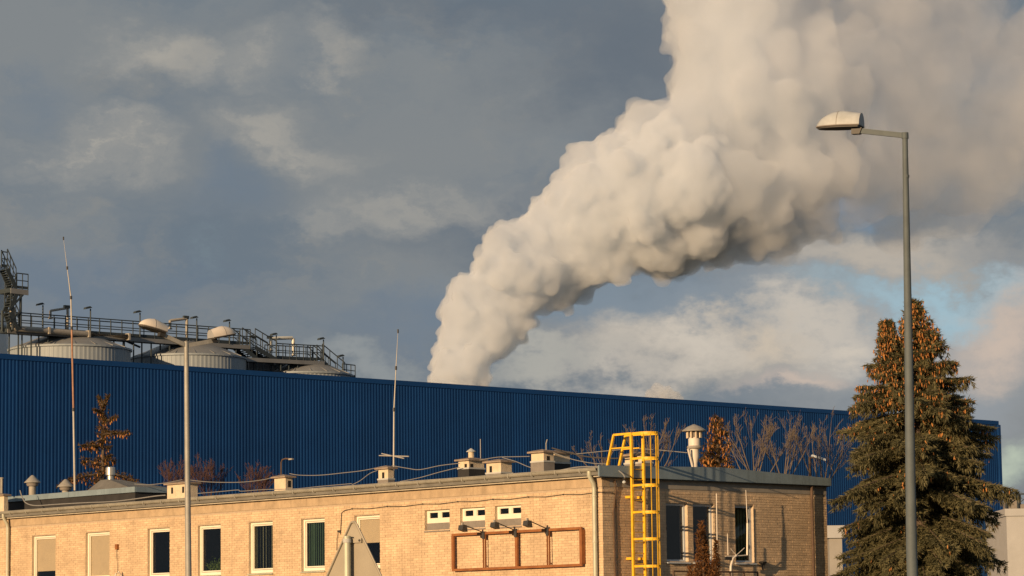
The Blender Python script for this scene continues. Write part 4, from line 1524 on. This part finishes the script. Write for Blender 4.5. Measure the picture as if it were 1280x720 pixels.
def spruce(label, base, H, prof, z0, seed, step=.30, cone_top=.5, n_cones=600, leaders=(), k=5, mat='needle', ln=.15, wd=.017, per=5, twig_step=.095, holes=0.0, group=None, cone_len=.12, az_gap=0):
    rng = np.random.default_rng(seed)
    t = thing('spruce_tree', label, 'tree', base, 0, group)
    PP, DD, CC = [], [], []
    tr = MB()
    tr.path([(0, 0, 0), (.03, 0, H * .5), (0, .02, H - .5), (0, 0, H)], [H * .016, H * .011, .035, .008], 8)
    tr.build('trunk', MAT['bark'], t)
    br = MB()

    def limbs(cx, cy, top, zlow, prof, dens=1.0):
        z = zlow
        while z < top - .02:
            dtop = top - z
            m = max(2, int(rng.poisson(per * dens)))
            for _ in range(m):
                if rng.random() < holes:
                    continue
                az = rng.uniform(0, 2 * math.pi)
                L_ = prof(dtop, az) * rng.uniform(.62, 1.05)
                if L_ < .05: L_ = .05
                up0 = np.interp(dtop, [0, 1, 3, 6, 12], [1.1, .55, .18, -.02, -.12])
                droop = np.interp(dtop, [0, 1, 3, 8], [.1, .22, .28, .36])
                zz = z + rng.uniform(-.12, .12)
                ca, sa = math.cos(az), math.sin(az)
                bp = lambda q: np.array([cx + ca * L_ * q, cy + sa * L_ * q, zz + L_ * (up0 * q - droop * q * q + .28 * droop * q ** 4)])
                pts = [bp(q) for q in np.linspace(0, 1, 6)]
                br.path([tuple(p) for p in pts], [.012 + .012 * L_ * (1 - q * .85) for q in np.linspace(0, 1, 6)], 4, cap=False)
                ns = max(3, int(L_ / twig_step))
                for q in np.linspace(.12 if L_ > .8 else .02, 1.0, ns):
                    p = bp(q)
                    tan = bp(min(q + .05, 1.05)) - bp(q - .05)
                    tan /= np.linalg.norm(tan)
                    side = np.array([-sa, ca, 0])
                    tl = (.12 + .42 * L_ * (1 - q) * rng.uniform(.55, 1.1) * (1 if q > .25 else q * 4)) * .9
                    for s in (-1, 1):
                        td = tan * .75 + side * s * .85 + np.array([0, 0, rng.uniform(-.40, .02)])
                        td /= np.linalg.norm(td)
                        nn_ = max(1, int(tl / .085))
                        for r in np.linspace(.0, 1, nn_ + 1)[1:]:
                            pp = p + td * tl * r + np.array([0, 0, -.18 * tl * r * r])
                            PP.append(pp); DD.append(td)
                            if rng.random() < (.10 if r < .99 else .55): CC.append((pp, dtop))
                    PP.append(p); DD.append(tan)
                    # hanging twiglets under the bough
                    if rng.random() < .8 and L_ > .6:
                        for r in (.06, .13, .20, .28):
                            PP.append(p + np.array([rng.normal(0, .05), rng.normal(0, .05), -r])); DD.append(np.array([tan[0] * .3, tan[1] * .3, -.9]))
                if q > .5:
                    CC.append((p, dtop))
            z += step * np.interp(dtop, [0, 1, 4], [.5, .75, 1])
        # leading shoot
        for q in np.linspace(0, 1, 8):
            PP.append(np.array([cx, cy, top - .45 * q])); DD.append(np.array([rng.normal(0, .2), rng.normal(0, .2), 1.0]))

    limbs(0, 0, H, z0, prof)
    for (lx, ly, ltop, lz0, lp) in leaders:
        limbs(lx, ly, ltop, lz0, lp)
        m_ = MB(); m_.path([(0, 0, lz0 - 1.2), (lx * .8, ly * .8, lz0), (lx, ly, ltop)], [.07, .05, .008], 6)
        m_.build('leader', MAT['bark'], t)
    b_ = br.build('limbs', MAT['bark'], t); b_['kind'] = 'stuff'
    P, Dv = np.array(PP), np.array(DD)
    V, Fc = needles(P, Dv, rng, k, ln, wd, .38)
    sh = np.repeat(np.clip(rng.normal(.5, .22, len(P)), 0, 1), k) * .7 + rng.random(len(P) * k) * .3
    cr = np_mesh('crown', V, Fc, MAT[mat], t, rnd=sh); cr['kind'] = 'stuff'
    # cones
    cz = np.array([c[1] for c in CC])
    w = np.exp(-(cz / cone_top) ** 2) + .004
    idx = rng.choice(len(CC), size=min(n_cones, len(CC)), replace=False, p=w / w.sum())
    CP = np.array([CC[i][0] for i in idx])
    CV, CF, CR = [], [], []
    for p in CP:
        m = rng.integers(1, 4)
        for _ in range(m):
            o = len(CV)
            c = p + rng.normal(0, .06, 3) + np.array([0, 0, -.01])
            l = cone_len * rng.uniform(.75, 1.2); r = l * .17
            tl = rng.normal(0, .18, 2)
            a0 = rng.uniform(0, 6)
            for q, rr in ((0, .35), (.35, 1.0), (.75, .8)):
                for i in range(5):
                    an = a0 + 2 * math.pi * i / 5
                    CV.append(c + np.array([math.cos(an) * r * rr + tl[0] * l * q, math.sin(an) * r * rr + tl[1] * l * q, -l * q]))
            CV.append(c + np.array([tl[0] * l, tl[1] * l, -l]))
            for g_ in range(2):
                for i in range(5):
                    a_, b2 = o + g_ * 5 + i, o + g_ * 5 + (i + 1) % 5
                    CF += [(a_, b2, b2 + 5), (a_, b2 + 5, a_ + 5)]
            for i in range(5):
                CF.append((o + 10 + i, o + 10 + (i + 1) % 5, o + 15))
            CR += [rng.random()] * 25
    if CF:
        c_ = np_mesh('cones', np.array(CV), np.array(CF), MAT['cone'], t, rnd=np.array(CR)); c_['kind'] = 'stuff'
    return t


D5 = 90.5
tb = Wpt(1151, 700, D5)
top5 = Wpt(1149, 377, D5).z
m_per_px = D5 / F_PX


def prof_big(d, az):
    r = np.interp(d, [0, .4, 1.2, 2.2, 3.0, 4.0, 5.0, 6.5, 8, 12], [.04, .20, .58, 1.2, 1.9, 2.3, 2.5, 2.5, 2.42, 2.4])
    return r * (1 + .15 * math.sin(az * 3 + d * 1.7) + .12 * math.sin(az * 5 - d * 3.1))


ldx = Wpt(1107, 405, D5).x - tb.x
spruce('big golden green spruce with orange cones in its top, behind the tall lamp', (tb.x, D5, 0), top5, prof_big, 1.0, 11, step=.235, cone_top=1.9, cone_len=.115, n_cones=2400, per=8.6, k=7,
       leaders=[(ldx, -.3, Wpt(1107, 405, D5).z, Wpt(1107, 470, D5).z, lambda d, az: np.interp(d, [0, .4, 1.0, 2.0], [.03, .12, .30, .60]))])
D6 = 118


def armed_conifer(label, D, px0, arms, seed):
    """sparse conifer grown along given limbs (photo pixels), hung with cones"""
    rng = np.random.default_rng(seed)
    b0 = Wpt(px0, 700, D)
    t = thing('spruce_tree', label, 'tree', (b0.x, D, 0))
    O = Vector((b0.x, D, 0))
    PP, DD, CP = [], [], []
    lm = MB()
    for (pts, w0, w1) in arms:
        dy = rng.uniform(-.5, .5)
        P = [Wpt(x, y, D) - O + Vector((0, dy * k / max(1, len(pts) - 1), 0)) for k, (x, y) in enumerate(pts)]
        lm.path(P, [.05 - .04 * k / (len(P) - 1) for k in range(len(P))], 5)
        for a, b in zip(P, P[1:]):
            n = max(2, int((b - a).length / .035))
            for k in range(n):
                q = k / n
                p = np.array(a.lerp(b, q)); tan = np.array((b - a).normalized())
                i_ = P.index(a)
                w = w0 + (w1 - w0) * (i_ + q) / (len(P) - 1)
                for _ in range(3):
                    off = rng.normal(0, 1, 3); off /= np.linalg.norm(off)
                    pp = p + off * w * rng.random() ** .6 + np.array([0, 0, -w * .25])
                    PP.append(pp); DD.append(off * .6 + tan * .5 + np.array([0, 0, .1]))
                    if rng.random() < .24: CP.append(pp + np.array([0, 0, -.05]))
    lm.build('limbs', MAT['bark'], t)['kind'] = 'stuff'
    tr = MB(); tr.path([(0, 0, 0), Wpt(px0, 640, D) - O, Wpt(px0 + 1, 560, D) - O], [.12, .09, .05], 7); tr.build('trunk', MAT['bark'], t)
    V, Fc = needles(np.array(PP), np.array(DD), rng, 6, .11, .017, .45)
    c_ = np_mesh('crown', V, Fc, MAT['needle_dry'], t, rnd=rng.random(len(Fc))); c_['kind'] = 'stuff'
    CV, CF, CR = [], [], []
    for c in CP:
        o = len(CV); l = .115 * rng.uniform(.7, 1.2); r = l * .22
        for q, rr in ((0, .35), (.35, 1.0), (.75, .8)):
            for i in range(5):
                an = 2 * math.pi * i / 5
                CV.append(c + np.array([math.cos(an) * r * rr, math.sin(an) * r * rr, -l * q]))
        CV.append(c + np.array([0, 0, -l]))
        for g_ in range(2):
            for i in range(5):
                a_, b2 = o + g_ * 5 + i, o + g_ * 5 + (i + 1) % 5
                CF += [(a_, b2, b2 + 5), (a_, b2 + 5, a_ + 5)]
        for i in range(5):
            CF.append((o + 10 + i, o + 10 + (i + 1) % 5, o + 15))
        CR += [rng.random()] * 25
    c_ = np_mesh('cones', np.array(CV), np.array(CF), MAT['cone'], t, rnd=np.array(CR)); c_['kind'] = 'stuff'


armed_conifer('sparse crooked spruce top hung with brown cones before the blue wall at left', D6, 128, [
    ([(128, 612), (127, 575), (129, 545), (128, 515), (128, 500)], .42, .16), ([(128, 507), (123, 499), (120.5, 494)], .08, .03), ([(129, 506), (133, 498), (135, 492)], .08, .03),
    ([(128, 543), (142, 540.5), (153, 541), (162.5, 541)], .12, .10), ([(128, 527), (138, 525), (147, 522)], .12, .06), ([(128, 516), (122, 513), (118, 513)], .08, .05),
    ([(128, 558), (114, 556), (101, 557)], .16, .10), ([(128, 548), (120, 552), (112, 560)], .2, .16), ([(128, 580), (112, 576), (102, 577)], .26, .16), ([(129, 572), (138, 571), (141, 577)], .22, .12),
    ([(128, 592), (112, 594), (90, 600), (74, 607)], .30, .14), ([(130, 585), (148, 594), (160, 597), (171, 602)], .22, .16), ([(130, 600), (118, 604), (116, 612)], .3, .2), ([(133, 560), (139, 558)], .08, .05)], 21)
D7 = 104
tb7 = Wpt(900, 700, D7)
spruce('small spruce top full of brown cones behind the gable, right of the vent', (tb7.x, D7, 0), Wpt(900, 526, D7).z,
       lambda d, az: np.interp(d, [0, .4, 1.2, 2.5], [.05, .25, .55, .8]), Wpt(900, 600, D7).z, 31, step=.26, cone_top=4, n_cones=170, per=3.6, k=4, mat='needle_dry', cone_len=.13)

# brown dry thuja before the gable
rng = np.random.default_rng(8)
pb0 = Rpt(878, 720, -2.0)
th = thing('dry_conifer', 'dry rust brown conifer bush standing before the gable windows', 'shrub', loc2w(pb0.x, -2.0, 0))
topz = Rpt(878, 651, -2.0).z
m_ = MB(); m_.path([(0, 0, 0), (.05, 0, 3), (0, 0, topz - .2)], [.07, .05, .012], 6); m_.build('trunk', MAT['bark'], th)
PP, DD = [], []
tips = [(0, 0, topz, .34), (.42, -.1, topz - .55, .22), (-.35, .1, topz - 1.25, .3), (.1, .2, topz - .5, .25), (-.75, 0, topz - 1.65, .35), (.3, .1, topz - 1.3, .3)]
for (tx, ty, tz, rad) in tips:
    for _ in range(520):
        q = rng.random() ** .7
        r = rad * (.12 + q * 1.0) * rng.random() ** .5
        a_ = rng.uniform(0, 6.28)
        PP.append((tx * (1 - q * .35) + r * math.cos(a_), ty + r * math.sin(a_), tz - q * 2.2))
        DD.append((math.cos(a_) * .5, math.sin(a_) * .5, .7 if rng.random() < .5 else -.5))
V, Fc = needles(np.array(PP), np.array(DD), rng, 4, .12, .016, .5)
c_ = np_mesh('crown', V, Fc, MAT['thuja'], th, rnd=rng.random(len(Fc))); c_['kind'] = 'stuff'


def bare_tree(label, px, D, pyfork, pytop, spread_px, seed, stems=6, mat='twig', thick=.026, sub=7, group='bare trees between the buildings'):
    """bare crown: stems fan out of a fork and carry upright twigs"""
    rnd = random.Random(seed)
    b0 = Wpt(px, 700, D)
    O = Vector((b0.x, D, 0))
    t = thing('bare_tree', label, 'tree', O, 0, group)
    zf, zt = Wpt(px, pyfork, D).z, Wpt(px, pytop, D).z
    H = zt - zf
    W_ = spread_px * D / F_PX
    tr, br = MB(), MB()
    tr.path([(0, 0, 0), (.05, 0, zf * .6), (0, 0, zf)], [thick * 2.2, thick * 1.8, thick * 1.4], 7)
    tr.build('trunk', MAT[mat], t)

    def limb(p, d, L_, r, lev):
        n = 5
        pts, rs = [p], [r]
        for k in range(n):
            d = (d + Vector((rnd.gauss(0, .07), rnd.gauss(0, .07), .08 + rnd.gauss(0, .05)))).normalized()
            pts.append(pts[-1] + d * (L_ / n)); rs.append(max(.0035, r * (1 - .75 * (k + 1) / n)))
        br.path(pts, rs, 5 if lev == 0 else 3, cap=False)
        if lev >= 3: return
        for k in range(sub if lev == 0 else (5 if lev == 1 else 3)):
            q = rnd.uniform(.15, .95)
            i_ = min(n - 1, int(q * n)); pp = pts[i_].lerp(pts[i_ + 1], q * n - i_)
            nd = (d + Vector((rnd.gauss(0, .5), rnd.gauss(0, .5), rnd.gauss(.1, .2)))).normalized()
            limb(pp, nd, L_ * (1.05 - q * .55) * rnd.uniform(.35, .6), max(.005, rs[i_] * .5), lev + 1)
    for s_ in range(stems):
        u = (s_ + .5) / stems * 2 - 1 + rnd.uniform(-.15, .15)
        tip = Vector((u * W_, rnd.uniform(-.5, .5) * W_, H * (1 - .30 * u * u) * rnd.uniform(.78, 1.0)))
        st = Vector((u * W_ * .25, 0, zf - H * .25 * rnd.random()))
        dv = tip + Vector((0, 0, zf)) - st
        limb(st, (dv.normalized() + Vector((u * .25, 0, -.1))).normalized(), dv.length * .98, thick, 0)
    br.build('branches', MAT[mat], t)['kind'] = 'stuff'


bare_tree('bare pale twigged tree over the gable roof beside the small coned spruce', 946, 108, 592, 512, 34, 3, 7)
bare_tree('bare pale twigged tree over the gable roof, nearer the big spruce', 982, 110, 594, 514, 26, 4, 6)
bare_tree('thin bare tree half hidden by the left edge of the big spruce', 1030, 112, 594, 522, 32, 5, 6)
bare_tree('bare tree behind the top of the yellow ladder', 815, 112, 590, 520, 34, 6, 7)
bare_tree('low bare tree between the ladder and the largest chimney', 755, 116, 592, 550, 40, 7, 5, 'twig', .03, 6)
bare_tree('bare reddish bush top left of the square chimney', 322, 122, 618, 579, 24, 9, 9, 'reddish', .018, 12, 'bare reddish bush tops before the blue wall')
bare_tree('bare reddish bush top right behind the double lamp post', 262, 124, 620, 570, 24, 10, 8, 'reddish', .018, 12, 'bare reddish bush tops before the blue wall')
bare_tree('bare reddish bush top left behind the double lamp post', 220, 124, 620, 572, 20, 12, 8, 'reddish', .018, 12, 'bare reddish bush tops before the blue wall')

# ------------------------------------------------------------------ steam
def volume_material(name, density, skin=.0, albedo=(.895, .934, .982), aniso=.08):
    m = bpy.data.materials.new(name)
    m.use_nodes = True
    nt = m.node_tree
    N, Lk = nt.nodes, nt.links
    N.remove(N['Principled BSDF'])
    out = [n for n in N if n.type == 'OUTPUT_MATERIAL'][0]
    v = N.new('ShaderNodeVolumePrincipled')
    v.inputs['Color'].default_value = (*albedo, 1)
    v.inputs['Density'].default_value = density
    v.inputs['Anisotropy'].default_value = aniso
    if name == 'drifting steam':
        tc = N.new('ShaderNodeTexCoord')
        nz = N.new('ShaderNodeTexNoise')
        nz.inputs['Scale'].default_value = .11; nz.inputs['Detail'].default_value = 4; nz.inputs['Roughness'].default_value = .6
        Lk.new(tc.outputs['Object'], nz.inputs['Vector'])
        mr = N.new('ShaderNodeMapRange'); mr.interpolation_type = 'SMOOTHSTEP'
        mr.inputs['From Min'].default_value = .30; mr.inputs['From Max'].default_value = .66
        mr.inputs['To Max'].default_value = density
        Lk.new(nz.outputs['Fac'], mr.inputs['Value'])
        Lk.new(mr.outputs[0], v.inputs['Density'])
    Lk.new(v.outputs[0], out.inputs['Volume'])
    tr = N.new('ShaderNodeBsdfTransparent')
    if skin > 0:
        df = N.new('ShaderNodeBsdfDiffuse'); df.inputs[0].default_value = (.9, .9, .9, 1)
        mx = N.new('ShaderNodeMixShader'); mx.inputs[0].default_value = skin
        Lk.new(tr.outputs[0], mx.inputs[1]); Lk.new(df.outputs[0], mx.inputs[2])
        Lk.new(mx.outputs[0], out.inputs['Surface'])
    else:
        Lk.new(tr.outputs[0], out.inputs['Surface'])
    return m


def ico():
    import bmesh
    bm = bmesh.new()
    bmesh.ops.create_icosphere(bm, subdivisions=2, radius=1)
    V = np.array([v.co[:] for v in bm.verts]); F_ = np.array([[v.index for v in f.verts] for f in bm.faces])
    bm.free()
    return V, F_


ICO_V, ICO_F = ico()
DP = 330.0


def puffs(spheres, seed, levels, voxel, name, mat, parent):
    """cauliflower body: spheres on spheres, fused by a voxel remesh"""
    rng = np.random.default_rng(seed)
    allS = list(spheres)
    cur = list(spheres)
    for (n, fr, lift) in levels:
        nxt = []
        for c, r in cur:
            for _ in range(n):
                d = rng.normal(0, 1, 3); d /= np.linalg.norm(d)
                rr = r * fr * rng.uniform(.55, 1.25)
                nxt.append((np.array(c) + d * (r - rr * .25 + rr * lift * rng.random()), rr))
        allS += nxt
        cur = nxt
    S_ = np.array([[*c, r] for c, r in allS])
    S_ = S_[S_[:, 3] > voxel * .7]
    V = (ICO_V[None] * S_[:, None, 3:4] + S_[:, None, :3]).reshape(-1, 3)
    Fc = (ICO_F[None] + (np.arange(len(S_)) * len(ICO_V))[:, None, None]).reshape(-1, 3)
    tmp = np_mesh(name, V, Fc, mat, None)
    md = tmp.modifiers.new('fuse', 'REMESH'); md.mode = 'VOXEL'; md.voxel_size = voxel; md.use_smooth_shade = True
    for k_, (sz, st) in enumerate(((2.6, .9), (1.1, .7), (.5, .4))):
        tx = bpy.data.textures.new('billow', 'CLOUDS')
        tx.noise_scale = sz * voxel / .26; tx.noise_depth = 2
        dm = tmp.modifiers.new('billow', 'DISPLACE')
        dm.texture = tx; dm.texture_coords = 'LOCAL'; dm.strength = st * voxel / .26; dm.mid_level = .5
    m2 = tmp.modifiers.new('refuse', 'REMESH'); m2.mode = 'VOXEL'; m2.voxel_size = voxel; m2.use_smooth_shade = True
    sm = tmp.modifiers.new('soft', 'SMOOTH'); sm.iterations = 1; sm.factor = .4
    dg = bpy.context.evaluated_depsgraph_get()
    me = bpy.data.meshes.new_from_object(tmp.evaluated_get(dg), depsgraph=dg)
    me.name = name
    old = tmp.data
    tmp.modifiers.clear(); tmp.data = me
    bpy.data.meshes.remove(old)
    if not me.materials: me.materials.append(mat)
    tmp.parent = parent
    return tmp


steam = thing('steam_plume', 'huge white steam plume rising behind the blue hall and drifting right', 'steam plume', Wpt(570, 700, DP) * 1.0)
steam.location.z = 0
SB = steam.location
mpp = DP / F_PX
# (px, py, radius px, extra depth m)
core_px = [(573, 492, 36, 0), (574, 470, 35, 0), (583, 440, 36, 0), (592, 415, 41, 0), (606, 392, 46, 0), (625, 372, 52, 0), (640, 345, 55, 0), (650, 318, 42, 0), (668, 335, 58, 0), (695, 318, 62, 0),
           (725, 295, 68, 0), (742, 262, 58, 0), (755, 300, 60, 0), (770, 240, 70, 0), (800, 272, 76, 0), (812, 225, 72, 0), (845, 245, 92, 0), (770, 210, 42, 0), (728, 232, 34, 0), (842, 300, 44, 0), (700, 365, 32, 0)]
mid_px = [(880, 210, 100, 1), (850, 190, 70, 1), (895, 150, 72, 2), (930, 230, 92, 3), (893, 90, 62, 3), (898, 30, 66, 4), (950, 130, 95, 4), (985, 215, 80, 5), (940, 40, 90, 5), (915, -40, 85, 5), (985, -30, 70, 6),
          (830, 270, 70, 0), (880, 270, 60, 1), (1010, 120, 70, 6), (910, 292, 36, 2), (950, 280, 38, 3), (800, 205, 50, 0)]
drift_px = [(985, 150, 110, 5), (960, 60, 95, 6), (1000, 215, 80, 6), (1030, 120, 95, 7), (1055, 195, 75, 7), (1100, 65, 85, 8), (1110, 150, 95, 8), (1140, 215, 72, 9), (1180, 130, 85, 10), (1120, -40, 90, 9), (1190, 205, 66, 10), (1200, 40, 60, 10), (1250, 160, 66, 11), (1240, 210, 58, 11), (1300, 150, 80, 12), (1310, 60, 66, 12), (960, 250, 60, 4)]
rr_ = np.random.default_rng(3)


def to_s(lst, k_r=1.0):
    out = []
    for px, py, r, dd in lst:
        p = Wpt(px, py, DP + dd) - SB
        out.append((np.array(p) + np.array([0, rr_.normal(0, .8), 0]), r * mpp * k_r))
    return out


puffs(to_s(core_px[:5], .93) + to_s(core_px[5:], .78), 5, [(26, .42, .35), (9, .40, .3)], .26, 'plume_column', volume_material('dense steam', .58, .05), steam)
puffs(to_s(mid_px, .88), 8, [(26, .40, .4), (9, .40, .35)], .34, 'plume_bulge', volume_material('billowing steam', .28, .02), steam)
puffs(to_s(drift_px), 6, [(24, .42, .5), (8, .42, .4)], .45, 'plume_drift', volume_material('drifting steam', .12, .008, (.88, .913, .965)), steam)
pf = thing('steam_puff', 'tiny lit steam puff just above the middle of the hall roof', 'steam puff', Wpt(828, 493, DP))
puffs([(np.array(Wpt(x, y, DP) - pf.location), r * mpp) for x, y, r in ((828, 494, 12), (816, 497, 9), (842, 499, 10))], 7, [(14, .45, .3)], .16, 'puff', volume_material('small steam', .5, .05), pf)
